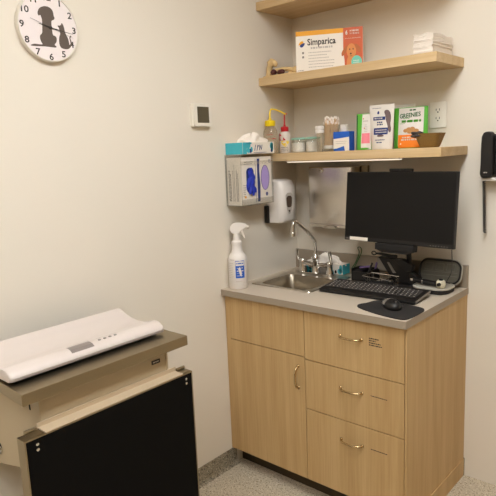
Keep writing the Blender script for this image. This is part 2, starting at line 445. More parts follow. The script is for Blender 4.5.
# ellipse start angle matches the rounded rectangles (bottom right corner first)
cx_, cy_ = (bx0+bx1)/2, (by0+by1)/2
rs[-1] and [setattr(v, 'co', Vector((cx_+.04*math.cos(-PI/2+2*PI*(i+.5)/28+PI*0), cy_+.04*math.sin(-PI/2+2*PI*(i+.5)/28), .772))) for i, v in enumerate(rs[-1])]
r_ = B(); rr = [ring(p, z, r_) for p, z in specs[:4]]
for a, c in zip(rr, rr[1:]):
    for i in range(28): r_.faces.new((a[i], a[(i+1) % 28], c[(i+1) % 28], c[i]))
obj('rim', r_, SINKR, t, label='flat steel rim in the lighter, lit copy of the sink steel')
bmesh.ops.delete(b, geom=[v for q_ in rs[:3] for v in q_], context='VERTS'); rs = rs[3:]
for a, c in zip(rs, rs[1:]):
    for i in range(28): b.faces.new((a[i], a[(i+1) % 28], c[(i+1) % 28], c[i]))
b.faces.new(rs[-1])
obj('basin', b, SINKS, t, smooth=True)
obj('drain', lathe(B(), [(0, .7745), (.03, .7745), (.036, .7765), (.036, .773), (0, .773)], (cx_, cy_, 0), 24), CHROME, t, smooth=True)

t = thing('faucet', 'chrome gooseneck faucet with two lever handles behind the sink', 'faucet', (.2, -.118, .904))
fx, fy = .2, -.118
b = B()
prism(b, rrect(fx-.105, fx+.105, fy-.024, fy+.024, .022), .008, Matrix.Translation((0, 0, .9036)))
lathe(b, [(.024, .911), (.02, .922), (.017, .935), (.0165, .975), (.02, .98), (.02, .992), (.014, 1.0), (.012, 1.012), (0, 1.012)], (fx, fy, 0), 24)
for s in (-1, 1):
    lathe(b, [(.022, .911), (.02, .925), (.016, .935), (.016, .955), (0, .957)], (fx+s*.083, fy, 0), 20)
    tube(b, [(fx+s*.012, fy, .945), (fx+s*.05, fy, .955), (fx+s*.083, fy, .948)], .012, 12, smooth=1)
obj('body', b, CHROME, t, smooth=True)
b = B()
tube(b, [(fx, fy, 1.0), (fx, fy-.002, 1.05), (fx, fy-.008, 1.085), (fx, fy-.155, 1.19), (fx, fy-.183, 1.188), (fx, fy-.187, 1.16), (fx, fy-.187, 1.128)], .0085, 14, smooth=3)
lathe(b, [(.0105, 1.122), (.0105, 1.14), (.009, 1.142)], (fx, fy-.187, 0), 16)
obj('spout', b, CHROME, t, smooth=True)
for s in (-1, 1):
    b = B()
    lathe(b, [(.017, .956), (.017, .968), (.012, .975), (0, .976)], (fx+s*.083, fy, 0), 20)
    tube(b, [(fx+s*.083, fy, .968), (fx+s*.1, fy-.012, .975), (fx+s*.100, fy-.02, .995), (fx+s*.098, fy-.024, 1.030)], [.006, .0065, .008, .009], 10)
    obj('lever_handle', b, CHROME, t, smooth=True)

# ------------------------------------------------------------------ shelves
SH = [(.90, 2.188, 'topmost maple floating shelf, nothing on it'),
      (.888, 1.841, 'middle maple floating shelf holding the medicine box and napkins'),
      (.911, 1.4795, 'lowest maple floating shelf holding jars, pouches and bowl')]
for x1, z, lb in SH:
    obj('wall_shelf', bx(.001, x1, -.28, -.001, z, z+.037, bev=.001), WOODH, label=lb, cat='shelf', group='maple floating shelves')
Z3, Z2 = 1.4795+.037, 1.841+.037

t = thing('under_shelf_light', 'slim lit strip light fixed beneath the lowest maple shelf', 'light', (.41, -.22, 1.4655))
obj('housing', bx(.115, .715, -.232, -.2, 1.4745, 1.4793), WHITEP, t)
obj('diffuser', bx(.12, .71, -.2305, -.2015, 1.4700, 1.4745, bev=.0015), LEDM, t)

# ------------------------------------------------------------------ wall clock
CY, CZ, CR = -1.383, 1.9675, .1105
t = thing('wall_clock', 'round white wall clock with dog and cat silhouettes', 'clock', (.001, CY, CZ))
MC = frame((0, CY, CZ), (0, 1, 0), (0, 0, 1))       # local x -> +y, local y -> up, z -> off the wall
b = B(); lathe(b, [(0, .001), (CR, .001), (CR, .012), (CR-.0005, .019), (CR-.002, .0205), (CR-.004, .019), (CR-.004, .015), (0, .015)], n=72, M=MC)
obj('case', b, IVORY, t, smooth=True)
b = B(); lathe(b, [(CR-.0045, .0152), (CR-.0045, .0165), (0, .0165)], n=72, M=MC); obj('dial', b, mat('dial_white', rgb(236, 226, 224), .6, noise=.01), t)
MD = MC @ Matrix.Translation((0, 0, .0166))
b = B()
for h in range(1, 13):
    a = math.radians(90-30*h); R_ = CR*.86
    text(b, str(h), .029, MD, bold=.0005, sx=1.15, pos=(R_*math.cos(a), R_*math.sin(a)), ext=.0003)
obj('numerals', b, INK, t)
# seated dog seen from behind, tail to the left
def dial(pts): return [((X-257.6)/1607, (147.4+.15*(X-257.6)-Y)/1697) for X, Y in pts]      # outline units measured on the dial
dog = dial([(235, 33), (215, 40), (203, 55), (199, 72), (206, 85), (214, 76), (221, 95), (222, 115), (219, 150), (216, 178), (203, 185), (199, 202), (206, 225), (214, 238),
    (192, 236), (165, 231), (143, 236), (143, 241), (170, 245), (220, 248), (260, 254), (292, 259), (293, 250), (280, 243), (296, 228), (300, 205), (290, 193), (277, 190),
    (275, 150), (275, 115), (282, 108), (290, 107), (298, 98), (293, 85), (292, 65), (285, 48), (268, 36), (250, 32)])
cat = dial([(338, 120), (331, 138), (308, 136), (320, 152), (318, 165), (325, 180), (315, 200), (311, 230), (316, 255), (330, 266), (360, 271), (378, 262), (391, 245), (389, 225),
    (383, 212), (386, 203), (392, 200), (387, 193), (380, 198), (377, 210), (381, 228), (382, 242), (374, 248), (373, 232), (368, 206), (356, 185), (352, 165), (349, 142)])
def sil(bm, poly, M): prism(bm, smoothpoly(poly, 1), .0004, M)
b = B(); sil(b, dog, MD); obj('dog_silhouette', b, INKB, t, label='grey silhouette of a seated dog seen from behind')
b = B(); sil(b, cat, MD); obj('cat_silhouette', b, INKB, t, label='grey silhouette of a small seated cat')
def hand(ang, L, tail, w, z, m, name):
    a = math.radians(ang); b = B()
    prism(b, [(-tail, -w*.5), (0, -w), (L, -w*.25), (L, w*.25), (0, w), (-tail, w*.5)], .0007, MD @ Matrix.Translation((.006, 0, z)) @ Matrix.Rotation(a, 4, 'Z'))
    obj(name, b, m, t)
hand(-8, .084, .02, .0018, .001, INK, 'minute_hand'); hand(168, .044, .012, .003, .002, INK, 'hour_hand'); hand(-17, .085, .075, .0006, .003, INK, 'second_hand')
b = B(); lathe(b, [(0, 0), (.005, 0), (.005, .004), (0, .0045)], n=16, M=MD @ Matrix.Translation((.006, 0, 0))); obj('pivot', b, INK, t)

# ------------------------------------------------------------------ thermostat
t = thing('thermostat', 'square ivory thermostat with dark screen on the left wall', 'thermostat', (.001, -.692, 1.65))
Mt = frame((0, -.692, 1.696), (0, 1, 0), (0, 0, 1))
b = B(); prism(b, rrect(-.054, .053, -.051, .05, .008), .014, Mt); prism(b, rrect(-.050, .052, -.048, .048, .007), .024, Mt)
obj('body', b, IVORY, t)
b = B(); prism(b, rrect(-.032, .037, -.034, .034, .002), .0245, Mt)
obj('screen', b, LCD, t)
b = B(); prism(b, [(-.015, .041), (.015, .041), (.015, .0422), (-.015, .0422)], .0245, Mt); obj('indicator_line', b, INKL, t)

# ------------------------------------------------------------------ glove boxes in the acrylic holder
HX, HY0, HY1, HZ0, HZ1 = .1, -.545, -.316, 1.285, 1.518
t = thing('glove_box_holder', 'clear acrylic holder on the left wall holding two glove boxes', 'holder', (.05, -.43, HZ0))
b = B(); w = .003
box(b, .001, .004, HY0, HY1, HZ0, HZ1)
box(b, .001, HX, HY0, HY1, HZ0, HZ0+w)
box(b, .001, HX, HY0, HY0+w, HZ0, HZ1); box(b, .001, HX, HY1-w, HY1, HZ0, HZ1)
Mf = frame((HX-w, 0, 0), (0, 1, 0), (0, 0, 1))
for (a, c, d0, d1) in ((HY0, HY1, HZ0, HZ0+.03), (HY0, HY1, HZ1-.045, HZ1-.03)):
    box(b, HX-w, HX, a, c, d0, d1)
obj('acrylic_shell', b, ACRY, t)
b = B()
for z_ in (HZ1, ): tube(b, [(.003, HY0, z_), (HX, HY0, z_), (HX, HY1, z_), (.003, HY1, z_)], .0012, 6)
obj('rim', b, INKL, t)
def glove_box(y0, y1, label, kind):
    z0, z1, x0, x1 = HZ0+.0035, HZ1-.012, .008, .092
    t = thing('glove_box', label, 'box', ((x0+x1)/2, (y0+y1)/2, z0), group='glove boxes in the acrylic holder')
    obj('carton', bx(x0, x1, y0, y1, z0, z1, bev=.0008), CARD, t)
    ym, zm = (y0+y1)/2, (z0+z1)/2
    Mo = frame((x1+.0004, ym, zm), (0, 1, 0), (0, 0, 1)); Ms = frame(((x0+x1)/2, y0-.0004, zm), (1, 0, 0), (0, 0, 1))
    b = B()
    if kind == 'blue':
        for k in range(3): rows(b, Ms @ Matrix.Translation((-.026+k*.022, -.09, 0)) @ Matrix.Rotation(PI/2, 4, 'Z'), 0, .17, 0, 2, .008, (.0045, .0022, .003)[k], .3)
        rows(b, Mo, -.03, .035, .085, 2, .008, .003, .2); rows(b, Mo, -.04, -.02, -.02, 6, .01, .002, .3)
        obj('lettering', b, INK, t)
        b = B(); prism(b, ell(-.026, -.072, .006, .006, 16), .0004, Mo); obj('seal', b, AMBER, t)
        b = B(); prism(b, rrect(.048, .05, -.1, .1, .0005), .0002, Mo); prism(b, rrect(-.016, .036, -.055, .06, .02), .0003, Mo); obj('opening', b, NAVY, t)
        # crumpled glove poking out of the slot
        b = B(); bmesh.ops.create_icosphere(b, subdivisions=4, radius=1)
        for v in b.verts:
            n = v.co.copy(); k = 1+.18*math.sin(7*n.y+2*n.z)*math.cos(6*n.z+1)+.1*math.sin(13*n.y-5*n.z)
            v.co = Vector((x1+.001+max(0, n.x)*.012*k, ym+.012+n.y*.027*k*(1-.3*n.z)+.008*n.z, zm-.0+n.z*.05*k))
        for dy, dz, l in ((-.016, .035, .02), (-.004, .045, .018), (-.012, -.045, .022), (.006, -.05, .018), (.02, -.04, .014)):
            tube(b, [(x1+.004, ym+.012+dy*.4, zm+dz*.6), (x1+.01, ym+.012+dy, zm+dz), (x1+.009, ym+.012+dy*1.2, zm+dz*1.35)], [.009, .008, .005], 10)
        obj('glove', b, BLUEG, t, smooth=True, label='blue nitrile glove poking out')
    else:
        b = B(); prism(b, [(-.05, -.1), (-.034, -.1), (-.03, -.02), (-.036, .04), (-.032, .1), (-.05, .1)], .0004, Mo); obj('side_print', b, NAVY, t, label='dark blue printed band')
        b = B(); prism(b, ell(.006, .01, .030, .058, 32), .0006, Mo); obj('opening', b, LILAC, t, label='oval opening showing lilac gloves')
        b = B(); tube(b, [(Mo @ Vector((.006+.030*math.cos(a), .01+.058*math.sin(a), .0006))) for a in [2*PI*i/32 for i in range(32)]], .001, 6, cyc=True)
        prism(b, ell(.016, -.068, .008, .009, 20), .0005, Mo); rows(b, Mo, .036, .045, .09, 3, .006, .003, .2)
        obj('print_marks', b, NAVY, t)
        b = B(); text(b, 'L', .011, Mo, pos=(.016, -.068), ext=.0009); rows(b, Mo, -.046, -.038, -.09, 2, .006, .0028, .1); obj('size_letter', b, CARD, t)
glove_box(HY0+.004, -.432, 'glove box with a blue glove poking out, left in the clear holder', 'blue')
glove_box(-.43, HY1-.004, 'glove box with lilac oval opening, beside the one with the blue glove', 'lilac')

def tissue(bm, cx, cy, cz, rx, ry, h, seed=1, M=None):
    random.seed(seed); n = 40; ph = [random.uniform(0, 6) for _ in range(6)]
    t = bmesh.new(); rings = []
    for j in range(13):
        f = j/12; z = f
        ring_ = []
        for i in range(n):
            a = 2*PI*i/n
            prof = math.sqrt(max(.01, 1-f*f))
            k = 1+.22*math.sin(3*a+ph[0]+f*3)+.16*math.sin(5*a+ph[1]-f*4)+.07*math.sin(9*a+ph[2])
            hz = z*(1+.22*math.sin(2*a+ph[3])+.1*math.sin(5*a+ph[4]))
            ring_.append(t.verts.new((cx+rx*prof*k*math.cos(a)+rx*.25*f*math.sin(ph[5]), cy+ry*prof*k*math.sin(a), cz+h*hz*.85)))
        rings.append(ring_)
    for a, c in zip(rings, rings[1:]):
        for i in range(n): t.faces.new((a[i], a[(i+1) % n], c[(i+1) % n], c[i]))
    t.faces.new(rings[0]); t.faces.new(rings[-1])
    merge(bm, t); return bm
TX, TY0, TY1, TZ0, TZ1 = .108, -.538, -.312, 1.5195, 1.573
t = thing('tissue_box', 'white and turquoise tissue box lying on top of the acrylic glove holder', 'tissue box', (.056, -.43, TZ0))
obj('carton', bx(.003, TX, TY0, TY1, TZ0, TZ1, bev=.0015), CARD, t)
Ms = frame((.056, TY0-.0004, (TZ0+TZ1)/2), (1, 0, 0), (0, 0, 1)); Mo = frame((TX+.0004, -.432, (TZ0+TZ1)/2), (0, 1, 0), (0, 0, 1))
b = B(); prism(b, rrect(-.052, .052, -.026, .026, .001), .0004, Ms); prism(b, rrect(-.105, -.078, -.026, .026, .001), .0004, Mo)
for cx, cz, rx, rz in ((-.072, .012, .02, .014), (-.066, -.01, .012, .012), (-.045, -.006, .008, .012), (-.058, .022, .016, .005), (.1, .008, .012, .016), (.104, .0, .008, .02)):
    prism(b, ell(cx, cz, rx, rz, 20), .0005, Mo)
obj('turquoise_print', b, TURQ, t)
b = B()
for pts in (((-.004, -.012), (.004, .014)), ((.012, -.012), (.02, .014)), ((.016, .0), (.026, .012)), ((.03, -.01), (.034, .014)), ((.034, .014), (.044, -.008)), ((.044, -.008), (.05, .014))):
    tube(b, [Mo @ Vector((p[0]-.02, p[1], .0006)) for p in pts], .0012, 6)
rows(b, Mo, -.03, .06, -.022, 1, .01, .002, .1)
for cx, cz, r in ((-.052, -.012, .007), (.099, -.014, .006)): prism(b, ell(cx, cz, r, r*1.4, 14), .0008, Mo)
rows(b, Ms, -.04, .02, .01, 2, .012, .004, .2)
obj('dark_print', b, NAVY, t)
obj('tissue', tissue(B(), .05, -.415, TZ1-.008, .04, .085, .05, 12), PAPERW, t, smooth=True, label='white tissue pulled out of the slot')

# ------------------------------------------------------------------ soap dispenser
t = thing('soap_dispenser', 'white wall soap dispenser with small smoked window beside the glove boxes', 'soap dispenser', (.05, -.203, 1.17))
Md = frame((0, -.203, 1.28), (0, 1, 0), (0, 0, 1))
b = B(); prism(b, rrect(-.058, .058, -.105, .108, .02), .02, Md, bev=.002); obj('back_plate', b, IVORY, t)
b = B()
lv = [(-.108, .05, .09), (-.104, .058, .1), (-.09, .061, .108), (0, .062, .112), (.07, .061, .108), (.1, .056, .092), (.108, .045, .07)]
rings = []
tb = bmesh.new()
for z, hw, dp in lv:
    pts = [(-hw, .02), (-hw, dp*.72), (-hw*.93, dp*.9), (-hw*.7, dp), (0, dp*1.03), (hw*.7, dp), (hw*.93, dp*.9), (hw, dp*.72), (hw, .02)]
    rings.append([tb.verts.new((p[0], z, p[1])) for p in pts])
for a, c in zip(rings, rings[1:]):
    for i in range(8): tb.faces.new((a[i], a[i+1], c[i+1], c[i]))
    tb.faces.new((a[0], c[0], c[8], a[8]))
tb.faces.new(rings[0]); tb.faces.new(rings[-1]); tb.transform(Md); merge(b, tb)
obj('cover', b, WHITEP, t, smooth=True)
b = B(); prism(b, smoothpoly([(-.024, .034), (.024, .034), (.024, .0), (.010, -.05), (-.010, -.05), (-.024, .0)], 1), .0006, Md @ Matrix.Translation((-.012, 0, .1145)) @ Matrix.Diagonal((1.15, 1.25, 1, 1))); obj('window_surround', b, INKL, t)
b = B(); prism(b, smoothpoly([(-.019, .022), (.019, .022), (.018, -.01), (.013, -.024), (-.013, -.024), (-.018, -.01)], 1), .0012, Md @ Matrix.Translation((-.012, 0, .1145)) @ Matrix.Diagonal((1.15, 1.25, 1, 1)))
prism(b, [(-.007, -.034), (.007, -.034), (.001, -.044), (-.001, -.044)], .0012, Md @ Matrix.Translation((-.012, 0, .1145)) @ Matrix.Diagonal((1.15, 1.25, 1, 1)))
obj('sight_window', b, AMBERG, t)
b = B(); rows(b, Md @ Matrix.Translation((.006, .030, .1153)), -.016, .016, -.004, 1, .006, .003, .1); obj('lettering', b, INKL, t)
b = B(); box(b, .002, .026, -.278, -.262, 1.172, 1.26, bev=.004); obj('side_latch', b, BLACK, t, label='black latch strip along its left side')

# ------------------------------------------------------------------ stainless paper towel cabinet
t = thing('paper_towel_dispenser', 'stainless steel paper towel cabinet on the back wall, half behind the monitor', 'dispenser', (.28, -.05, 1.12))
b = B(); px0, px1, pz0, pz1 = .155, .405, 1.142, 1.442
box(b, px0, px1, -.1, -.001, pz0, pz1, bev=.003)
b2 = b
obj('cabinet_body', b2, STEEL, t)
b = B(); box(b, px0+.002, px1-.002, -.1045, -.1005, pz0+.018, pz1-.003, bev=.0018); obj('front_cover', b, STEEL, t)
b = B(); prism(b, [(-.04, 0), (.04, 0), (.028, .012), (-.028, .012)], .006, frame((.28, -.106, pz0-.002), (1, 0, 0), (0, 0, 1))); tube(b, [(px0+.004, -.106, pz0+.016), (px1-.004, -.106, pz0+.016)], .003, 8); obj('lower_lip', b, STEEL, t)
b = B(); lathe(b, [(.012, 0), (.012, .006), (.009, .009), (0, .009)], n=20, M=frame((.232, -.1045, 1.425), (1, 0, 0), (0, 0, 1))); obj('lock', b, CHROME, t, smooth=True)
b = B(); box(b, .2305, .2335, -.1142, -.1134, 1.421, 1.429); obj('keyhole', b, BLACK, t)
b = B(); box(b, .408, .442, -.02, -.001, 1.14, 1.443, bev=.002); obj('mounting_strip', b, STEELH, t)

# ------------------------------------------------------------------ wall outlet
t = thing('wall_outlet', 'ivory wall outlet plate above the woven bowl', 'outlet', (.781, -.001, 1.6))
Mo = frame((.781, 0, 1.654), (1, 0, 0), (0, 0, 1))
b = B(); prism(b, rrect(-.037, .037, -.055, .055, .005), .005, frame((.781, -.0005, 1.654), (1, 0, 0), (0, 0, 1)), bev=.001); obj('plate', b, mat('outlet_white', rgb(246, 240, 230), .4, noise=.01), t)
b = B(); prism(b, rrect(-.018, .018, -.034, .034, .002), .0075, Mo); obj('socket', b, MATS['outlet_white'], t)
b = B(); Mk = Mo @ Matrix.Translation((0, 0, .0076))
for dz in (.018, -.018):
    for a in ((-.009, .003), (.006, .003)): prism(b, [(a[0], dz), (a[0]+.0025, dz), (a[0]+.0025, dz+.009), (a[0], dz+.009)], .0004, Mk)
    prism(b, ell(0, dz-.006, .003, .003, 12), .0004, Mk)
obj('socket_holes', b, INK, t)

# ------------------------------------------------------------------ things on the middle shelf
t = thing('joint_model', 'tan resin bone joint model at the left end of the middle shelf', 'anatomical model', (.1, -.235, Z2))
b = B(); yb = -.235
tube(b, [(.032, yb, Z2+.006), (.03, yb, Z2+.02), (.034, yb, Z2+.045), (.045, yb, Z2+.066)], [.018, .014, .013, .017], 14, smooth=1)
def blob(bm, c, r, seed=0, amp=.1, sub=3):
    t_ = bmesh.new(); bmesh.ops.create_icosphere(t_, subdivisions=sub, radius=1)
    for v in t_.verts:
        n = v.co.copy(); k = 1+amp*math.sin(4*n.x+seed)*math.cos(5*n.y+2*seed)+amp*.6*math.sin(7*n.z+seed)
        v.co = Vector((c[0]+n.x*r[0]*k, c[1]+n.y*r[1]*k, c[2]+n.z*r[2]*k))
    merge(bm, t_); return bm
blob(b, (.048, yb, Z2+.07), (.024, .018, .018), 1); blob(b, (.07, yb, Z2+.062), (.012, .014, .014), 2)
obj('upright_bone', b, BONE, t, smooth=True)
b = B(); tube(b, [(.07, yb+.005, Z2+.03), (.11, yb+.005, Z2+.033), (.15, yb+.01, Z2+.03), (.185, yb+.015, Z2+.02)], [.012, .010, .010, .013], 14, smooth=1); blob(b, (.18, yb+.015, Z2+.022), (.02, .017, .018), 3); tube(b, [(.15, yb+.01, Z2+.018), (.15, yb+.01, Z2+.0)], .009, 10)
obj('lying_bone', b, BONE, t, smooth=True)
b = B(); prism(b, rrect(.006, .2, yb-.032, yb+.03, .02), .007, Matrix.Translation((0, 0, Z2+.0003)), bev=.002); obj('base', b, BONE, t)
b = B(); blob(b, (.068, yb-.012, Z2+.022), (.016, .014, .014), 1, .05); blob(b, (.112, yb-.01, Z2+.019), (.022, .013, .013), 2, .05)
obj('ligament', b, MAROON, t, smooth=True, label='dark maroon ligament pieces')

t = thing('medicine_box', 'white and orange medicine carton with puppy picture on the middle shelf', 'box', (.345, -.19, Z2))
W_, H_, D_ = .303, .184, .05
A = Vector((.206, -.250, Z2)); ang = math.radians(28.6)
MB = Matrix.Translation(A) @ Matrix.Rotation(ang, 4, 'Z')
b = B(); box(b, 0, W_, 0, D_, .0003, H_, bev=.0008, M=MB); obj('carton', b, CARD, t)
MF = MB @ frame((0, -.0003, 0), (1, 0, 0), (0, 0, 1))
HH = .158
MF0 = MF
MF = MF0 @ Matrix.Diagonal((.878, 1.165, 1, 1))
def P(poly, th=.0003): b = B(); prism(b, poly, th, MF); return b
obj('amber_band', P([(.0005, HH-.018), (.245, HH-.018), (.245, HH-.0005), (.0005, HH-.0005)]), AMBER, t)
obj('orange_panel', P([(.245, .006), (.344, .006), (.344, HH-.0005), (.245, HH-.0005), (.245, .05), (.232, .006)][0:4]), ORBR, t)
obj('white_curve', P(smoothpoly([(.238, 0.0), (.25, .0), (.252, .03), (.247, .06), (.244, .06), (.24, .03)], 1), .0005), CARD, t)
b = B(); text(b, 'Simparica', .034, MF, 'LEFT', .0005, pos=(.060, .114), bold=.0006, sx=1.12); obj('brand_lettering', b, INK, t)
b = B(); rows(b, MF, .078, .19, .089, 1, .011, .007, .05); rows(b, MF, .065, .20, .074, 6, .011, .003, .35); rows(b, MF, .01, .04, .008, 1, .01, .004, .1); obj('small_print', b, INKL, t)
b = B(); rows(b, MF, .032, .042, .072, 1, .01, .008, .0); rows(b, MF, .032, .042, .056, 1, .01, .008, .0); obj('print_squares', b, GREYM, t)
b = B(); prism(b, smoothpoly([(.012, .107), (.028, .122), (.044, .118), (.034, .110), (.022, .106)], 1), .0006, MF); obj('logo_amber', b, AMBER, t)
b = B(); prism(b, smoothpoly([(.018, .104), (.032, .112), (.05, .114), (.04, .100), (.028, .096)], 1), .0007, MF); obj('logo_dark', b, NAVY, t)
b = B(); text(b, '6', .022, MF, 'CENTER', .0005, pos=(.262, .138), bold=.001); rows(b, MF, .278, .325, .142, 2, .01, .006, .1); rows(b, MF, .25, .335, .116, 1, .01, .0025, .1); obj('white_print', b, CARD, t)
dg = B()
prism(dg, smoothpoly([(.262, .012), (.318, .012), (.314, .04), (.306, .052), (.27, .052), (.262, .034)], 1), .0005, MF)
prism(dg, ell(.286, .07, .024, .028), .0007, MF); prism(dg, ell(.283, .056, .013, .013), .0010, MF)
obj('puppy_picture', dg, DOGF, t)
b = B(); prism(b, smoothpoly([(.268, .094), (.254, .086), (.236, .068), (.236, .052), (.246, .054), (.262, .07)], 1), .0009, MF); prism(b, smoothpoly([(.3, .096), (.316, .094), (.334, .078), (.332, .062), (.322, .062), (.308, .078)], 1), .0009, MF); obj('puppy_ears', b, DOGE, t)
b = B()
for p in ((.278, .076, .0028, .0035), (.295, .077, .0028, .0035), (.283, .06, .0045, .0035)): prism(b, ell(*p, 12), .0013, MF)
prism(b, rrect(.278, .290, .0505, .052, .0005, 2), .0013, MF); obj('puppy_face_marks', b, MAROON, t)
obj('round_seal', P(ell(.312, .028, .027, .024), .0011), MINT, t)
b = B(); rows(b, MF, .296, .328, .032, 3, .007, .0025, .2, th=.0014); obj('seal_print', b, CARD, t)

random.seed(11)
x0, y0 = .770, -.232
nm = ['folded white napkin pack at the bottom of the stack on the middle shelf', 'folded white napkin pack in the middle of the stack', 'crumpled topmost white napkin pack on the stack at the shelf end']
zz = Z2+.0005
for i, h in enumerate((.027, .027, .026)):
    b = bmesh.new(); nl = 7
    for k in range(nl):
        dz = h/nl; ox, oy = random.uniform(-.003, .003), random.uniform(-.003, .003)
        w_ = .082+random.uniform(-.002, .003)
        box(b, x0+ox, x0+ox+w_, y0+oy, y0+oy+.19, zz+k*dz+.0003, zz+(k+1)*dz-.0002, bev=min(.0012, dz*.3))
    bmesh.ops.subdivide_edges(b, edges=[e for e in b.edges if e.calc_length() > .03], cuts=6, use_grid_fill=True)
    for v in b.verts:
        s = .0018*(i+1)*.6
        v.co += Vector((math.sin(v.co.y*70+i*2)*s*.6, math.sin(v.co.x*90+i)*s, (math.sin(v.co.x*120+i*3)*math.cos(v.co.y*50+i))*s*(1 if i == 2 and v.co.z > zz+h*.5 else .1)))
    obj('napkin_pack', b, PAPERW, label=nm[i], cat='napkins', group='napkin packs on the middle shelf')
    zz += h+.0006

# ------------------------------------------------------------------ things on the lowest shelf
def cylfn(cx, cy, R, a0=0):
    """wraps flat (x,y) print around an upright cylinder, facing the room at angle a0"""
    def fn(x, y, z):
        a = a0 + x/R
        return Vector((cx+(R+z)*math.cos(a), cy+(R+z)*math.sin(a), y))
    return fn
AC = math.radians(-52)      # direction from the shelf towards the middle of the room
# yellow wash bottle
t = thing('wash_bottle', 'clear wash bottle with yellow cap and bent yellow spout', 'bottle', (.04, -.246, Z3))
yx, yy = .036, -.247
b = B(); lathe(b, [(0, .0005), (.033, .0005), (.035, .006), (.035, .095), (.033, .11), (.024, .128), (.019, .136), (.019, .142), (0, .142)], (yx, yy, Z3), 32); obj('bottle', b, TRANSL, t, smooth=True)
b = B(); lathe(b, [(.024, .133), (.0255, .136), (.0255, .157), (.022, .16), (.008, .162), (.006, .172), (0, .172)], (yx, yy, Z3), 24); obj('cap', b, YEL, t, smooth=True)
b = B(); tube(b, [(yx, yy, Z3+.165), (yx, yy+.001, Z3+.208), (yx+.008, yy+.008, Z3+.216), (yx+.035, yy+.030, Z3+.205), (yx+.058, yy+.05, Z3+.187)], .0036, 10, smooth=2); obj('spout', b, YEL, t, smooth=True)
b = B(); fn = cylfn(yx, yy, .0352, AC); rows(b, None, -.02, .02, Z3+.09, 2, .02, .002, .3, fn=fn); rows(b, None, .01, .03, Z3+.07, 1, .02, .004, .1, fn=fn); obj('print', b, RED, t)
# red wash bottle
t = thing('wash_bottle', 'white wash bottle with red cap and red and yellow hazard diamonds', 'bottle', (.062, -.165, Z3))
yx, yy = .064, -.168
b = B(); lathe(b, [(0, .0005), (.027, .0005), (.029, .005), (.029, .082), (.027, .094), (.018, .106), (.014, .11), (.014, .114), (0, .114)], (yx, yy, Z3), 32); obj('bottle', b, MILKY, t, smooth=True)
b = B(); lathe(b, [(.0185, .105), (.0195, .107), (.0195, .125), (.016, .129), (.006, .131), (.005, .14), (0, .14)], (yx, yy, Z3), 24); obj('cap', b, RED, t, smooth=True)
b = B(); tube(b, [(yx, yy, Z3+.13), (yx, yy, Z3+.186), (yx+.004, yy-.002, Z3+.194), (yx+.013, yy+.004, Z3+.189)], .0036, 10, smooth=1); obj('spout', b, RED, t, smooth=True)
fn = cylfn(yx, yy, .0293, AC)
b = B()
def wrapped(bm, poly, fn, th=.0004):
    t_ = bmesh.new(); prism(t_, poly, th); 
    bmesh.ops.triangulate(t_, faces=t_.faces[:]); bmesh.ops.subdivide_edges(t_, edges=t_.edges[:], cuts=3)
    for v in t_.verts: v.co = fn(v.co.x, v.co.y, v.co.z)
    merge(bm, t_)
wrapped(b, [(-.034, Z3+.062), (-.034, Z3+.100), (.002, Z3+.066), (.002, Z3+.062)], fn); obj('red_print', b, RED, t)
b = B(); wrapped(b, [(-.020, Z3+.060), (.02, Z3+.060), (.02, Z3+.050), (.0, Z3+.030), (-.020, Z3+.048)], fn); obj('yellow_print', b, YEL, t)
b = B(); rows(b, None, -.024, .02, Z3+.026, 3, .008, .002, .3, fn=fn); obj('small_print', b, INK, t)
# two glass jars with aqua lids
for i, (jx, lb) in enumerate(((.138, 'glass jar with aqua lid beside the red-capped wash bottle'), (.219, 'glass jar with aqua lid beside the cotton swabs'))):
    t = thing('glass_jar', lb, 'jar', (jx, -.15, Z3), group='glass jars with aqua lids')
    r = .0395 if i == 0 else .037
    b = B(); lathe(b, [(0, .0005), (r-.002, .0005), (r, .004), (r, .055), (r-.003, .06), (r-.003, .062), (r-.005, .062), (r-.003, .054), (r-.003, .006), (0, .005)], (jx, -.15, Z3), 36); obj('jar', b, GLASS, t, smooth=True)
    b = B(); lathe(b, [(0, .0055), (r-.0035, .0055), (r-.0035, .046), (r*.6, .050), (0, .052)], (jx, -.15, Z3), 28); obj('cotton_filling', b, COTTON, t, smooth=True, label='white cotton filling')
    b = B(); lathe(b, [(r-.001, .0615), (r+.001, .063), (r+.001, .068), (r-.001, .0705), (r*.5, .073), (0, .073)], (jx, -.15, Z3), 36); obj('lid', b, AQUA, t, smooth=True, label='translucent aqua lid')
# swabs
sx_, sy_ = .316, -.142
t = thing('swab_jar', 'flared glass holder full of wooden cotton swabs', 'jar', (sx_, sy_, Z3))
b = B(); lathe(b, [(0, .0005), (.040, .0005), (.041, .004), (.039, .03), (.037, .06), (.039, .09), (.046, .122), (.045, .122), (.038, .09), (.036, .06), (.038, .03), (.039, .006), (0, .005)], (sx_, sy_, Z3), 36); obj('glass_holder', b, GLASS, t, smooth=True)
b = B(); random.seed(4); tips = []
for k in range(95):
    a = random.uniform(0, 2*PI); q = math.sqrt(random.random())
    p0 = Vector((sx_+q*.033*math.cos(a), sy_+q*.033*math.sin(a), Z3+.02)); p1 = Vector((sx_+.004+q*.038*math.cos(a+.25), sy_+q*.036*math.sin(a+.25), Z3+random.uniform(.128, .158)))
    tube(b, [p0, p1], .0013, 5); tips.append((p0, p1))
obj('swab_stick', b, STICK, t, kind='stuff', label='bundle of pale wooden swab sticks')
b = B()
for p0, p1 in tips:
    d_ = (p1-p0).normalized(); tube(b, [p0-d_*.008, p0-d_*.003, p0+d_*.008], [.0015, .003, .0015], 6)
    tube(b, [p1-d_*.006, p1, p1+d_*.006], [.0015, .0028, .0012], 6)
obj('cotton_tip', b, COTTON, t, kind='stuff', label='white cotton swab tips')
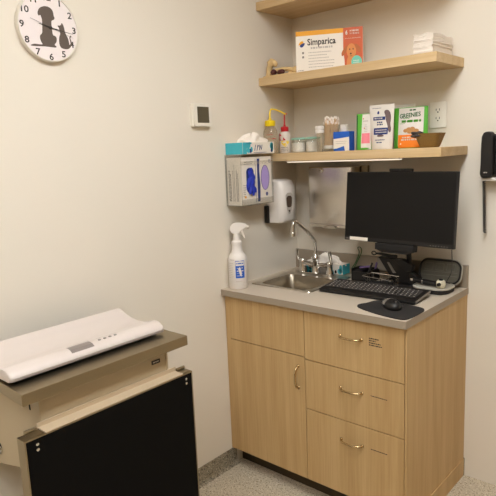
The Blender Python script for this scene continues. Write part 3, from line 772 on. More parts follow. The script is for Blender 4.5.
t = thing('specimen_cup', 'small white lidded cup wedged at the left of the swab holder', 'cup', (.305, -.2155, Z3)); cx_, cy_ = .305, -.2165
b = B(); lathe(b, [(0, .0005), (.013, .0005), (.0135, .01), (.015, .085), (0, .085)], (cx_, cy_, Z3), 24); obj('cup', b, TRANSL, t, smooth=True)
for z_ in (.086, .103):
    b = B(); lathe(b, [(0, 0), (.0205, 0), (.021, .002), (.021, .012), (.019, .014), (0, .014)], (cx_, cy_, Z3+z_), 24); obj('lid', b, WHITEP, t, smooth=True)
# blue and white box
t = thing('test_kit_box', 'small blue and white carton right of the swab holder', 'box', (.405, -.17, Z3))
MB = Matrix.Translation((.362, -.19, Z3)) @ Matrix.Rotation(math.radians(3), 4, 'Z')
b = B(); box(b, 0, .082, 0, .05, .0003, .087, bev=.0008, M=MB); obj('carton', b, BLUEP, t)
MF = MB @ frame((0, -.0003, 0), (1, 0, 0), (0, 0, 1))
b = B(); prism(b, [(.0005, .055), (.0005, .01), (.02, .012), (.055, .022), (.06, .0005), (.0815, .0005), (.0815, .062), (.04, .058)], .0005, MF); obj('white_print', b, CARD, t)
b = B(); rows(b, MF, .012, .07, .042, 2, .009, .002, .2, th=.0008); obj('small_print', b, INKL, t)
b = B(); MBB = MB @ Matrix.Translation((.008, .056, 0)); box(b, 0, .03, 0, .02, .0003, .12, bev=.001, M=MBB); obj('tall_carton', b, CARD, label='narrow pale carton standing between swabs and blue box', cat='box')
# little magenta bottle
t = thing('pill_vial', 'tiny dark magenta vial between the blue carton and the green pouch', 'vial', (.475, -.14, Z3))
b = B(); lathe(b, [(0, .0005), (.008, .0005), (.008, .03), (.006, .034), (0, .034)], (.471, -.14, Z3), 18); obj('vial', b, MAGENTA, t, smooth=True)
b = B(); lathe(b, [(0, .034), (.007, .034), (.007, .043), (0, .044)], (.471, -.14, Z3), 18); obj('cap', b, GREYD, t, smooth=True)

class Pouch:
    def __init__(s, loc, rot, w, h, d, wt=None, seed=0):
        s.M = Matrix.Translation(loc) @ Matrix.Rotation(rot, 4, 'Z'); s.w, s.h, s.d, s.wt, s.seed = w, h, d, wt or w, seed
    def half(s, v): return s.w*.5*(1-v)+s.wt*.5*v
    def depth(s, u, v):
        e = max(0, 1-abs(2*u-1)**2.6)
        prof = (1-max(0, v-.12)**1.15*1.12) if v > .12 else 1
        prof = max(.035, prof)*(1 if v > .03 else .92)
        wob = 1+.06*math.sin(9*u+5*v+s.seed)*math.sin(7*v+s.seed)
        return s.d*.5*(e*.94+.06)*prof*wob
    def front(s, u, v, off=0): return s.M @ Vector(((u-.5)*2*s.half(v), -s.depth(u, v)-off-.0012, v*s.h))
    def back(s, u, v): return s.M @ Vector(((u-.5)*2*s.half(v), s.depth(u, v)+.0012, v*s.h))
    def mesh(s, nu=24, nv=28):
        b = B(); f = [[b.verts.new(s.front(i/nu, j/nv)) for i in range(nu+1)] for j in range(nv+1)]
        k = [[b.verts.new(s.back(i/nu, j/nv)) for i in range(nu+1)] for j in range(nv+1)]
        for g_ in (f, k):
            for j in range(nv):
                for i in range(nu): b.faces.new((g_[j][i], g_[j][i+1], g_[j+1][i+1], g_[j+1][i]))
        for j in range(nv):
            for i in (0, nu): b.faces.new((f[j][i], f[j+1][i], k[j+1][i], k[j][i]))
        for i in range(nu):
            for j in (0, nv): b.faces.new((f[j][i], f[j][i+1], k[j][i+1], k[j][i]))
        return b
    def patch(s, u0, u1, v0, v1, off=.0005, shape=None):
        b = B(); surf(b, lambda u, v, o: s.front(u, v, o), u0, u1, v0, v1, 14, 14, off); return b
    def fn(s, off=.0008):
        return lambda x, y, z: s.front(x, y, off+z)
    def txt(s, b, string, size, u, v, sx=1, off=.001, bold=0, rot=0):
        t_ = textbm(string, size, 'CENTER', .0001, bold)
        for q in t_.verts:
            x = q.co.x*sx; y = q.co.y; x, y = x*math.cos(rot)-y*math.sin(rot), x*math.sin(rot)+y*math.cos(rot)
            q.co = s.front(u+x/s.w, v+y/s.h, off+q.co.z)
        merge(b, t_)
    def shape(s, b, poly, off=.0009):
        t_ = bmesh.new(); prism(t_, poly, .0001); bmesh.ops.triangulate(t_, faces=t_.faces[:]); bmesh.ops.subdivide_edges(t_, edges=t_.edges[:], cuts=2)
        for q in t_.verts: q.co = s.front(q.co.x, q.co.y, off+q.co.z)
        merge(b, t_)
    def lines(s, b, u0, u1, v, n, dv, h, off=.0009):
        rows(b, None, u0, u1, v, n, dv, h, .25, fn=lambda x, y, z: s.front(x, y, off))
# green pouch with pink label
t = thing('treat_pouch', 'green pouch with pale front and pink label, narrowest of the pouches', 'pouch', (.52, -.16, Z3), group='pouches on the lowest shelf')
p = Pouch((.512, -.172, Z3+.0005), math.radians(8), .072, .158, .045, .066, 1)
obj('film', p.mesh(), GREEN, t, smooth=True)
obj('front_panel', p.patch(.42, .985, .01, .985), FILMW, t, smooth=True)
obj('dark_side', p.patch(.0, .1, .01, .97, .0006), GREEND, t, smooth=True)
obj('pink_label', p.patch(.45, .93, .18, .46, .0009), PINK, t, smooth=True)
b = B(); p.lines(b, .5, .9, .78, 1, .06, .03); p.lines(b, .62, .8, .68, 5, .045, .018); obj('lettering', b, INKL, t)
b = B(); p.shape(b, ell(.5, .86, .04, .018, 12)); p.shape(b, ell(.6, .6, .03, .02, 12)); obj('red_mark', b, ORBR, t)
# tall white pouch, blue bands, dog-shaped taupe print
t = thing('treat_pouch', 'tall white pouch with two blue label bands and taupe picture', 'pouch', (.62, -.17, Z3), group='pouches on the lowest shelf')
p = Pouch((.602, -.175, Z3+.0005), math.radians(-1), .098, .190, .05, .120, 2)
obj('film', p.mesh(), FILMW, t, smooth=True)
obj('upper_band', p.patch(.18, .70, .655, .73, .0009), NAVY, t, smooth=True)
obj('lower_band', p.patch(.22, .84, .33, .48, .0009), NAVY, t, smooth=True)
b = B(); p.lines(b, .24, .64, .68, 1, .05, .03, .0013); p.lines(b, .3, .8, .42, 2, .05, .022, .0013); obj('white_lettering', b, CARD, t)
b = B(); p.shape(b, smoothpoly([(.62, .84), (.7, .88), (.82, .86), (.9, .78), (.92, .66), (.9, .56), (.95, .44), (.92, .36), (.85, .4), (.8, .55), (.74, .62), (.7, .74)], 1)); p.shape(b, smoothpoly([(.38, .28), (.7, .28), (.68, .33), (.4, .33)], 1)); obj('taupe_picture', b, TAUPE, t)
b = B(); p.shape(b, smoothpoly([(.34, .79), (.44, .79), (.42, .86), (.36, .86)], 1), .0009); p.lines(b, .36, .62, .59, 2, .05, .03); p.lines(b, .3, .75, .2, 1, .05, .02); p.lines(b, .36, .66, .14, 1, .05, .025); p.lines(b, .12, .6, .92, 1, .05, .01); obj('dark_lettering', b, NAVY, t)
t = thing('treat_pouch', 'plain white pouch mostly hidden behind the blue-banded one', 'pouch', (.66, -.1, Z3), group='pouches on the lowest shelf')
p = Pouch((.634, -.06, Z3+.0005), math.radians(2), .13, .19, .04, .13, 5); obj('film', p.mesh(), FILMW, t, smooth=True)
# white, green and orange pouch
t = thing('treat_pouch', 'green and white treat pouch with orange base behind the woven bowl', 'pouch', (.73, -.16, Z3), group='pouches on the lowest shelf')
p = Pouch((.712, -.125, Z3+.0005), math.radians(3), .148, .172, .055, .150, 3)
obj('film', p.mesh(), GREEN, t, smooth=True)
obj('front_panel', p.patch(.16, .90, .01, .985, .0005), FILMW, t, smooth=True)
obj('orange_base', p.patch(.17, .905, .01, .33, .0009), ORANGE, t, smooth=True)
b = B(); p.txt(b, 'GREENIES', .026, .50, .80, .82, .0012, .0006, rot=.06); p.lines(b, .48, .66, .91, 1, .05, .035); obj('brand_lettering', b, GREEND, t)
b = B(); p.lines(b, .26, .84, .63, 1, .05, .06); p.lines(b, .3, .5, .72, 1, .05, .015); p.lines(b, .2, .4, .6, 1, .05, .01); obj('green_lettering', b, GREEN, t)
b = B(); p.lines(b, .3, .85, .25, 1, .05, .03, .0014); p.lines(b, .28, .85, .19, 1, .05, .04, .0014); p.shape(b, ell(.27, .11, .02, .02, 10), .0014); obj('white_lettering', b, CARD, t)
b = B()
for (u, v, a, c_e) in ((.40, .43, .07, .045), (.5, .45, .09, .06), (.6, .46, .08, .06), (.7, .42, .09, .05), (.55, .39, .1, .04)): p.shape(b, ell(u, v, a, c_e, 16), .0013)
obj('treat_picture', b, KIBBLE, t)
# woven bowl with cloth
t = thing('woven_bowl', 'shallow woven brown bowl at the right end of the lowest shelf', 'bowl', (.81, -.19, Z3)); bxc, byc = .834, -.207
Mq = Matrix.Translation((bxc, byc, Z3)) @ Matrix.Rotation(math.radians(6), 4, 'Z')
b = B(); lv = [(.036, .028, .0005), (.040, .032, .006), (.05, .044, .03), (.058, .052, .052), (.061, .055, .057), (.058, .052, .057), (.054, .048, .050), (.046, .04, .028), (.035, .028, .008)]
rs = []
for ax_, ay_, z in lv:
    rs.append([b.verts.new(Mq @ Vector((max(-ax_, min(ax_, 1.2*ax_*math.cos(2*PI*i/40)))*.88, max(-ay_, min(ay_, 1.25*ay_*math.sin(2*PI*i/40))), z))) for i in range(40)])
for a, c in zip(rs, rs[1:]):
    for i in range(40): b.faces.new((a[i], a[(i+1) % 40], c[(i+1) % 40], c[i]))
b.faces.new(rs[0]); b.faces.new(rs[-1]); obj('bowl', b, WICKER, t, smooth=True)
b = B(); blob(b, (bxc-.036, byc-.036, Z3+.053), (.024, .024, .014), 4, .22, 4); o = obj('cloth_pad', b, CHAR, smooth=True, label='crumpled charcoal cloth pad lying on the woven bowl rim', cat='cloth')

# ------------------------------------------------------------------ spray bottle
t = thing('spray_bottle', 'white trigger spray bottle with blue label on the worktop corner', 'spray bottle', (.043, -.538, .9))
sx_, sy_ = .047, -.538
b = B(); lathe(b, [(0, .0005), (.041, .0005), (.0448, .006), (.0448, .135), (.043, .148), (.034, .162), (.027, .17), (.0235, .195), (.0225, .205), (0, .205)], (sx_, sy_, .9), 40); obj('bottle', b, WHITEP, t, smooth=True)
b = B(); lathe(b, [(.024, .203), (.0245, .206), (.0245, .220), (.016, .228), (.0125, .262), (0, .262)], (sx_, sy_, .9), 24); obj('collar', b, WHITEP, t, smooth=True)
Mh = Matrix.Translation((sx_, sy_, .9)) @ Matrix.Rotation(math.radians(35), 4, 'Z')
b = B(); prism(b, smoothpoly([(-.030, .282), (-.026, .266), (-.014, .256), (.014, .256), (.022, .272), (.05, .288), (.052, .300), (.02, .308), (-.006, .308), (-.022, .300)], 1), .019, Mh @ frame((0, .0095, 0), (1, 0, 0), (0, 0, 1)), bev=.002); obj('spray_head', b, WHITEP, t)
b = B(); prism(b, smoothpoly([(.02, .275), (.032, .277), (.034, .262), (.044, .24), (.037, .236), (.027, .255)], 1), .014, Mh @ frame((0, .007, 0), (1, 0, 0), (0, 0, 1)), bev=.001); lathe(b, [(.009, 0), (.008, .01), (0, .01)], n=14, M=Mh @ frame((.05, 0, .287), (0, 1, 0), (0, 0, 1))); obj('trigger', b, MILKY, t)
fn = cylfn(sx_, sy_, .0451, AC); fn2 = cylfn(sx_, sy_, .0457, AC)
b = B(); wrapped(b, [(-.008, 0.954), (.035, 0.954), (.035, 1.012), (-.008, 1.012)], fn); wrapped(b, [(-.008, 1.033), (.035, 1.033), (.035, 1.036), (-.008, 1.036)], fn)
for x_ in (-.008, .034): wrapped(b, [(x_, 1.010), (x_+.0012, 1.010), (x_+.0012, 1.036), (x_, 1.036)], fn)
rows(b, None, -.003, .03, 1.020, 1, .01, .005, .1, fn=fn); obj('blue_label', b, BLUEP, t)
b = B(); rows(b, None, -.002, .030, 1.000, 1, .01, .0022, .1, fn=fn2); rows(b, None, -.002, .030, 0.986, 1, .01, .004, .05, fn=fn2); rows(b, None, -.002, .026, 0.976, 1, .01, .0012, .1, fn=fn2); rows(b, None, -.002, .026, 0.964, 1, .01, .0022, .1, fn=fn2); obj('white_lettering', b, CARD, t)
b = B(); rows(b, None, -.05, -.018, 1.022, 9, .0085, .0016, .3, fn=fn); rows(b, None, -.036, -.012, 1.038, 1, .01, .0035, .1, fn=fn); rows(b, None, -.008, .02, 0.938, 1, .01, .0016, .1, fn=fn); obj('grey_lettering', b, INKL, t)

# ------------------------------------------------------------------ tissue box behind the faucet
t = thing('tissue_box', 'white tissue box with turquoise ends lying behind the faucet', 'tissue box', (.22, -.056, .9))
tx0, tx1, ty0, ty1, tz1 = .105, .335, -.0815, -.0215, .956
tx0, tx1, ty0, ty1 = .11, .338, -.088, -.022
obj('carton', bx(tx0, tx1, ty0, ty1, .9052, tz1, bev=.0012), CARD, t)
b = B(); box(b, tx1, tx1+.0006, ty0, ty1, .9056, tz1-.001); Mo = frame(((tx0+tx1)/2, ty0-.0004, .93), (1, 0, 0), (0, 0, 1))
for cx, cz, rx, rz in ((-.104, 0, .01, .02), (-.09, -.012, .02, .01), (.098, -.008, .014, .014), (.104, .005, .009, .02)): prism(b, ell(cx, cz, rx, rz, 20), .0005, Mo)
obj('turquoise_print', b, TURQ, t)
b = B(); prism(b, ell(-.082, -.01, .006, .009, 16), .0009, Mo); prism(b, ell(.074, -.012, .006, .009, 16), .0009, Mo); obj('black_print', b, BLACK, t)
obj('tissue', tissue(B(), .225, -.058, tz1-.008, .095, .024, .056, 9), PAPERW, t, smooth=True, label='white tissue bunched out of the slot')

# ------------------------------------------------------------------ desk organiser and its contents
t = thing('desk_caddy', 'small black desk caddy between the tissue box and monitor stand', 'caddy', (.475, -.1, .9))
b = B(); kx0, kx1, ky0, ky1 = .42, .525, -.14, -.06
for a in ((kx0, kx0+.004, ky0, ky1, .0), (kx1-.004, kx1, ky0, ky1, .0), (kx0, kx1, ky0, ky0+.004, -.012), (kx0, kx1, ky1-.004, ky1, .0), ((kx0+kx1)/2, (kx0+kx1)/2+.003, ky0, ky1, -.005)):
    box(b, a[0], a[1], a[2], a[3], .9005, .958+a[4])
box(b, kx0, kx1, ky0, ky1, .9005, .905)
obj('tray', b, BLACK, t)
b = B(); box(b, .425, .468, -.134, -.068, .9055, .950, bev=.004); obj('charger_block', b, BLACKM, label='black charger block sitting in the left of the desk caddy', cat='charger')
for i, (ax_, ay_, bx_, by_, m_, lb) in enumerate(((.44, -.1, .47, -.07, PURPLE, 'purple marker lying across the top of the desk caddy'), (.485, -.12, .505, -.09, BLACK, 'black marker standing in the right of the desk caddy'), (.50, -.075, .517, -.068, PURPLE, 'purple marker standing at the rear of the desk caddy'))):
    b = B()
    if i == 0: tube(b, [(.445, -.105, .958), (.495, -.09, .967)], .005, 10)
    else: tube(b, [(ax_, ay_, .907), (bx_, by_, .985)], .005, 10)
    obj('marker_pen', b, m_, smooth=True, label=lb, cat='marker', group='markers in the desk caddy')
b = B(); tube(b, [at(*q, 1, -.045) for q in ((352, 268), (356, 262), (360, 252), (357, 247), (361, 247), (362, 252), (358, 260), (355, 266), (353, 270))], .0024, 8, smooth=2)
obj('cable_loop', b, GREENW, smooth=True, label='dark green cable looped up behind the desk caddy', cat='cable')

# ------------------------------------------------------------------ monitor
mw, mh = .524, .310
my = math.radians(-3.5); tilt = math.radians(5)
MM = Matrix.Translation((.696, -.223, 1.266)) @ Matrix.Rotation(my, 4, 'Z') @ Matrix.Rotation(-tilt, 4, 'X')
t = thing('monitor', 'large black computer monitor, switched off, on a stand above the keyboard', 'monitor', (.7, -.14, .9))
b = B(); box(b, -mw/2, mw/2, 0, .022, -mh/2, mh/2, bev=.0025, M=MM); box(b, -.17, .17, .022, .045, -.11, .1, bev=.01, M=MM); obj('housing', b, BEZEL, t)
b = B(); box(b, -mw/2+.004, mw/2-.004, -.0006, 0, -mh/2+.018, mh/2-.005, M=MM); obj('screen', b, SCREEN, t, label='dark switched-off screen')
b = B(); box(b, -mw/2+.03, -mw/2+.125, -.0012, -.0002, -mh/2+.002, -mh/2+.017, M=MM); obj('sticker', b, CARD, t, label='white sticker on the lower left bezel')
b = B(); rows(b, MM @ frame((0, -.0006, -mh/2+.006), (1, 0, 0), (0, 0, 1)), -mw/2+.006, -mw/2+.026, 0, 1, .01, .004, .05); 
for k in range(7): box(b, mw/2-.1+k*.012, mw/2-.097+k*.012, -.0012, -.0002, -mh/2+.006, -mh/2+.009, M=MM)
obj('bezel_marks', b, GREYM, t)
# stand: foot, leaning double arm, upright
b = B(); prism(b, rrect(.57, .738, -.148, -.04, .02), .012, Matrix.Translation((0, 0, .9005)), bev=.003); obj('stand_foot', b, BLACK, t)
b = B()
def slab(bm, pts, y0, y1, bev=.003): prism(bm, pts, y1-y0, frame((0, y1, 0), (1, 0, 0), (0, 0, 1)), bev=bev)
ys = -.11
A_ = [at(*q, 1, ys) for q in ((380, 256), (392, 257), (419, 276), (417, 285), (396, 285))]
slab(b, [(p_.x, max(.913, p_.z)) for p_ in A_], ys-.02, ys+.02)
A_ = [at(*q, 1, ys-.03) for q in ((393, 258), (404, 259), (414, 266), (413, 271), (407, 271))]
slab(b, [(p_.x, p_.z) for p_ in A_], ys-.045, ys-.015)
obj('stand_arm', b, BLACK, t)
b = B(); slab(b, [(p_.x, p_.z) for p_ in [at(*q, 1, ys-.021) for q in ((387, 262), (389, 262), (396, 273), (393, 273))]], ys-.0225, ys-.020, 0); slab(b, [(p_.x, p_.z) for p_ in [at(*q, 1, ys-.021) for q in ((376, 258), (381, 257), (386, 271), (377, 269))]], ys-.012, ys+.0, 0); obj('arm_plate', b, GREYM, t, label='grey metal plate of the stand')
b = B(); tube(b, [(.708, -.12, .93), (.708, -.125, 1.06), (.705, -.15, 1.16), (.705, -.185, 1.25)], .011, 12, smooth=1); box(b, .665, .745, -.196, -.17, 1.2, 1.29, bev=.003); obj('stand_neck', b, BLACK, t)
# sound bar below
t2 = thing('sound_bar', 'short black speaker bar clipped under the monitor', 'speaker', (.71, -.24, 1.085))
b = B(); box(b, -.092, .092, -.012, .03, -mh/2-.029, -mh/2-.0005, bev=.003, M=MM); prism(b, [(-.06, -mh/2-.04), (.06, -mh/2-.04), (.085, -mh/2-.029), (-.085, -mh/2-.029)], .03, MM @ frame((.0, .022, 0), (1, 0, 0), (0, 0, 1))); obj('housing', b, BLACKM, t2)
t2 = thing('webcam', 'slim black webcam bar on top of the monitor', 'webcam', (.73, -.2, 1.425))
b = B(); box(b, -.046, .062, .002, .02, mh/2+.0005, mh/2+.013, bev=.003, M=MM); box(b, -.036, .052, .0225, .03, mh/2-.03, mh/2+.012, M=MM); obj('housing', b, BLACK, t2)
b = B(); lathe(b, [(0, 0), (.005, 0), (.005, .0015), (0, .002)], n=16, M=MM @ frame((.008, .0018, mh/2+.007), (1, 0, 0), (0, 0, 1))); obj('lens', b, GREYD, t2)
b = B(); pA = MM @ Vector((mw/2-.012, .012, -mh/2)); 
tube(b, [pA+Vector((0, 0, -.0018)), pA+Vector((0, .005, -.05)), at(452, 272, 1, -.12), at(447, 281, 1, -.13), at(443, 287, 1, -.14)], .0016, 8, smooth=2)
obj('monitor_cable', b, BLACK, smooth=True, label='thin black cable hanging from the monitor corner to the instrument case', cat='cable')

# ------------------------------------------------------------------ ring-handled tool and wire tray
b = B()
pc = at(374, 253, 1, -.165)
tube(b, [pc+Vector((.011*math.cos(a), 0, .008*math.sin(a))) for a in [2*PI*i/20 for i in range(20)]], .0028, 8, cyc=True)
t = thing('ring_handled_tool', 'black ring-handled tool resting across the monitor stand', 'tool', pc)
obj('ring_handle', b, BLACK, t, smooth=True)
b = B(); tube(b, [pc+Vector((.011, 0, 0)), at(380, 253.5, 1, -.165), at(390, 256, 1, -.165), at(397, 256.5, 1, -.163)], [.004, .006, .008, .007], 10); obj('shaft', b, BLACK, t, smooth=True)
t = thing('wire_tray', 'small silver wire tray in front of the monitor stand', 'tray', (.62, -.17, .9))
b = B(); wx0, wx1, wy0, wy1 = .535, .675, -.235, -.155
for z_, sh in ((.953, 0), (.9025, .008)):
    tube(b, [(wx0+sh, wy0+sh, z_), (wx1-sh, wy0+sh, z_-(.008 if not sh else 0)), (wx1-sh, wy1-sh, z_-(.004 if not sh else 0)), (wx0+sh, wy1-sh, z_)], .0026 if not sh else .0016, 8, cyc=True)
for k in range(4):
    x = wx0+.012+k*(wx1-wx0-.024)/3
    tube(b, [(x, wy0, .948), (x, wy0+.008, .9025), (x, wy1-.008, .9025), (x, wy1, .951)], .001, 6)
for k in range(4):
    y = wy0+.012+k*(wy1-wy0-.024)/3
    for xx in (wx0, wx1): tube(b, [(xx, y, .948), (xx, y, .9025)], .001, 6)
obj('wire_frame', b, CHROME, t, smooth=True)
t = None
b = B(); box(b, .548, .662, -.222, -.168, .9045, .922, bev=.003); obj('card_pack', b, BLACKM, label='black pack lying inside the silver wire tray', cat='pack')
obj('note_slip', bx(.47, .53, -.215, -.15, .9004, .9032), CARD, label='white paper slip on the worktop left of the wire tray', cat='paper')

# ------------------------------------------------------------------ keyboard, mouse pad, mouse
t = thing('keyboard', 'black full-size computer keyboard in front of the monitor', 'keyboard', (.635, -.32, .9), math.radians(1.5))
KM = Matrix.Translation((0, .0, .0)) @ Matrix.Rotation(math.radians(5), 4, 'X')
kw, kd = .45, .165
b = B(); box(b, kw/2+.0004, kw/2+.002, -kd/2+.008, kd/2-.008, .014, .0215, M=KM); obj('side_trim', b, GREYM, t, world=False)
b = B(); prism(b, rrect(-kw/2, kw/2, -kd/2, kd/2, .008), .014, KM @ Matrix.Translation((0, 0, .0085)), bev=.003); obj('case', b, BEZEL, t, world=False)
b = B()
def key(x, y, w=.0165, d=.0155): box(b, x, x+w, y, y+d, .0228, .0268, bev=.0012, seg=1, M=KM)
top_ = kd/2-.03
for k in range(16): key(-kw/2+.012+k*.0178+(k > 0)*.008+(k > 4)*.004, top_+.006, .0148, .011)
for r in range(5):
    y = top_-.0185*(r+1)-.0
    x = -kw/2+.012; ends = x+15*.0185
    ws = [[1]*13+[2], [1.5]+[1]*12+[1.5], [1.8]+[1]*11+[2.2], [2.3]+[1]*10+[2.7], [1.3, 1.2, 1.2, 6.3, 1.2, 1.2, 1.3, 1.3]][r]
    for w in ws: key(x, y, w*.0185-.002); x += w*.0185
    xn = -kw/2+.012+15*.0185+.008
    if r < 2:
        for k in range(3): key(xn+k*.0185, y)
    if r == 3: key(xn+.0185, y)
    if r == 4:
        for k in range(3): key(xn+k*.0185, y)
    xm = xn+3*.0185+.008
    for k in range(4):
        if not (r == 4 and k == 1): key(xm+k*.0185, y, .0165 if not (r == 4 and k == 0) else .035)
obj('keys', b, KEYM, t, world=False)
b = B(); random.seed(3)
for r in range(5):
    for k in range(22):
        x = -kw/2+.016+k*.0188+r*.003
        if x > kw/2-.02: break
        prism(b, [(x, 0), (x+.005, 0), (x+.005, .004), (x, .004)], .0003, KM @ Matrix.Translation((0, top_-.0185*(r+1)+.007, .0268)))
obj('key_legends', b, KEYL, t, world=False)
for s in (-1, 1):
    obj('foot', bx(s*.19-.012, s*.19+.012, kd/2-.03, kd/2-.018, .0006, .0135), BLACKM, t, world=False)
    obj('foot', bx(s*.19-.012, s*.19+.012, -kd/2+.006, -kd/2+.014, .0006, .003), BLACKM, t, world=False)

t = thing('mouse_pad', 'black rounded mouse pad on the front corner of the worktop', 'mouse pad', (.8, -.49, .9))
pad = [(.672, -.515), (.69, -.545), (.80, -.588), (.90, -.604), (.925, -.59), (.93, -.50), (.925, -.43), (.88, -.408), (.76, -.404), (.712, -.409), (.695, -.43), (.69, -.47), (.676, -.49)]
b = B(); prism(b, smoothpoly(pad, 2), .0035, Matrix.Translation((0, 0, .9004))); obj('pad', b, mat('pad_fabric', rgb(36, 33, 32), .85, noise=.1, nscale=300), t)
t = thing('computer_mouse', 'black and silver wireless mouse on the mouse pad', 'mouse', (.805, -.478, .904), math.radians(50))
b = bmesh.new(); bmesh.ops.create_uvsphere(b, u_segments=32, v_segments=20, radius=1)
for v in b.verts:
    x, y, z = v.co; zz_ = max(z, -.25)
    w = .034*(1-.10*math.cos(PI*y))
    v.co = Vector((x*w, y*.056, .0085+zz_*(.027-.005*y)))
obj('shell', b, BLACK, t, world=False, smooth=True)
b = bmesh.new(); bmesh.ops.create_uvsphere(b, u_segments=32, v_segments=24, radius=1)
bmesh.ops.delete(b, geom=[v for v in b.verts if v.co.z < .12 or v.co.y > .97 or v.co.y < .0], context='VERTS')
for v in b.verts:
    x, y, z = v.co; w = .034*(1-.10*math.cos(PI*y)); v.co = Vector((x*w*1.02, y*.0572, .0095+z*(.027-.005*y)))
obj('palm_cover', b, mat('mouse_silver', rgb(176, 174, 172), .22, metal=.7, noise=.03), t, world=False, smooth=True, label='glossy silver palm cover')
b = B(); lathe(b, [(0, -.003), (.008, -.003), (.008, .003), (0, .003)], n=18, M=Matrix.Translation((0, -.034, .028)) @ Matrix.Rotation(PI/2, 4, 'Y')); obj('scroll_wheel', b, GREYD, t, world=False, smooth=True)

# ------------------------------------------------------------------ instrument case with otoscope
t = thing('instrument_case', 'open zipped grey instrument case standing against the backsplash', 'case', (.84, -.11, .9))
b = B(); pb = rrect(.745, .905, -.20, -.062, .05, 8)
prism(b, pb, .02, Matrix.Translation((0, 0, .9005)), bev=.004); obj('bottom_shell', b, BLACKM, t)
b = B(); tube(b, [(x, y, .922) for x, y in rrect(.747, .903, -.198, -.064, .048, 8)], .0045, 8, cyc=True); obj('bottom_rim', b, CASERIM, t, smooth=True)
b = B(); prism(b, rrect(.752, .898, -.193, -.069, .045, 8), .004, Matrix.Translation((0, 0, .9208))); obj('bottom_lining', b, CASERIM, t)
ML = frame((.82, -.068, .918), (1, 0, 0), (0, .035, .105))
lid = rrect(-.095, .092, .004, .108, .035, 8)
b = B(); prism(b, lid, .016, ML @ Matrix.Translation((0, 0, -.016)), bev=.004); obj('lid_shell', b, GREYD, t)
b = B(); tube(b, [ML @ Vector((x, y, .001)) for x, y in rrect(-.093, .090, .006, .106, .034, 8)], .0042, 8, cyc=True); obj('zip', b, BLACK, t, smooth=True)
b = B(); tube(b, [ML @ Vector((x, y, -.006)) for x, y in rrect(-.097, .094, .002, .110, .036, 8)], .0035, 8, cyc=True); obj('lid_piping', b, CASERIM, t, smooth=True)
b = B(); prism(b, rrect(-.088, .085, .011, .101, .03, 8), .002, ML); obj('lid_lining', b, CASEIN, t)
b = B()
for i in range(3):
    x = -.07+i*.05; tube(b, [ML @ Vector((x+dx, y_, .004)) for dx, y_ in ((0, .09), (.036, .09), (.036, .06), (0, .06))], .0018, 6, cyc=True)
tube(b, [ML @ Vector((-.08, .035, .004)), ML @ Vector((.078, .038, .004))], .002, 6); tube(b, [ML @ Vector((-.08, .052, .004)), ML @ Vector((.078, .054, .004))], .0016, 6)
obj('lid_pockets', b, mat('pocket_grey', rgb(128, 124, 114), .8, noise=.1, nscale=80), t)
t = thing('otoscope', 'black-handled otoscope with a cream head lying in the open case', 'otoscope', (.83, -.165, .925))
b = B(); tube(b, [(.742, -.15, .944), (.78, -.153, .942), (.82, -.158, .94), (.852, -.163, .940)], [.009, .0125, .0125, .011], 16); obj('handle', b, BLACK, t, smooth=True)
b = B(); tube(b, [(.73, -.149, .944), (.742, -.15, .944)], .0085, 14); tube(b, [(.786, -.154, .942), (.789, -.154, .942)], .0132, 16); obj('metal_ring', b, CHROME, t, smooth=True)
b = B(); lathe(b, [(0, -.017), (.013, -.017), (.018, -.01), (.019, 0), (.018, .01), (.013, .016), (0, .016)], (.872, -.166, .943), 24, sx=1.05); obj('head', b, mat('cream_plastic', rgb(214, 208, 184), .4, noise=.02), t, smooth=True)
b = B(); lathe(b, [(.008, 0), (.009, .006), (.005, .007), (0, .007)], (.872, -.166, .9585), 16); lathe(b, [(.008, 0), (.006, .012), (0, .012)], n=14, M=Matrix.Translation((.872, -.184, .944)) @ Matrix.Rotation(PI/2, 4, 'X')); obj('eyepiece', b, BLACK, t, smooth=True)

# ------------------------------------------------------------------ wall phone
t = thing('wall_phone', 'black corded wall phone on a white bracket right of the monitor', 'phone', (1.06, -.03, 1.39))
b = B(); box(b, 1.0, 1.2, -.045, -.001, 1.395, 1.560, bev=.008); obj('base', b, BLACK, t)
b = B(); prism(b, smoothpoly([(-.02, .0), (-.016, .058), (-.017, .12), (-.014, .179), (.012, .186), (.030, .18), (.032, .1), (.032, .006), (.012, -.002)], 1), .032, frame((1.008, -.046, 1.386), (1, 0, 0), (0, 0, 1)), bev=.005); obj('handset', b, BLACK, t)
b = B(); rows(b, frame((1.012, -.0785, 1.405), (1, 0, 0), (0, 0, 1)), -.006, .008, 0, 1, .01, .004, .05); obj('lettering', b, KEYL, t)
b = B(); box(b, .988, 1.2, -.06, -.001, 1.372, 1.385, bev=.002); obj('bracket', b, WHITEP, t, label='white bracket under the phone')
b = B()
pts = []
for i in range(150):
    a = i*.9; f = i/149
    pts.append((.9925+.008*f+.0052*math.cos(a), -.03+.0052*math.sin(a), 1.37-.218*f))
tube(b, pts, .0026, 6); obj('coiled_cord', b, BLACK, t, smooth=True, label='tightly coiled black cord')

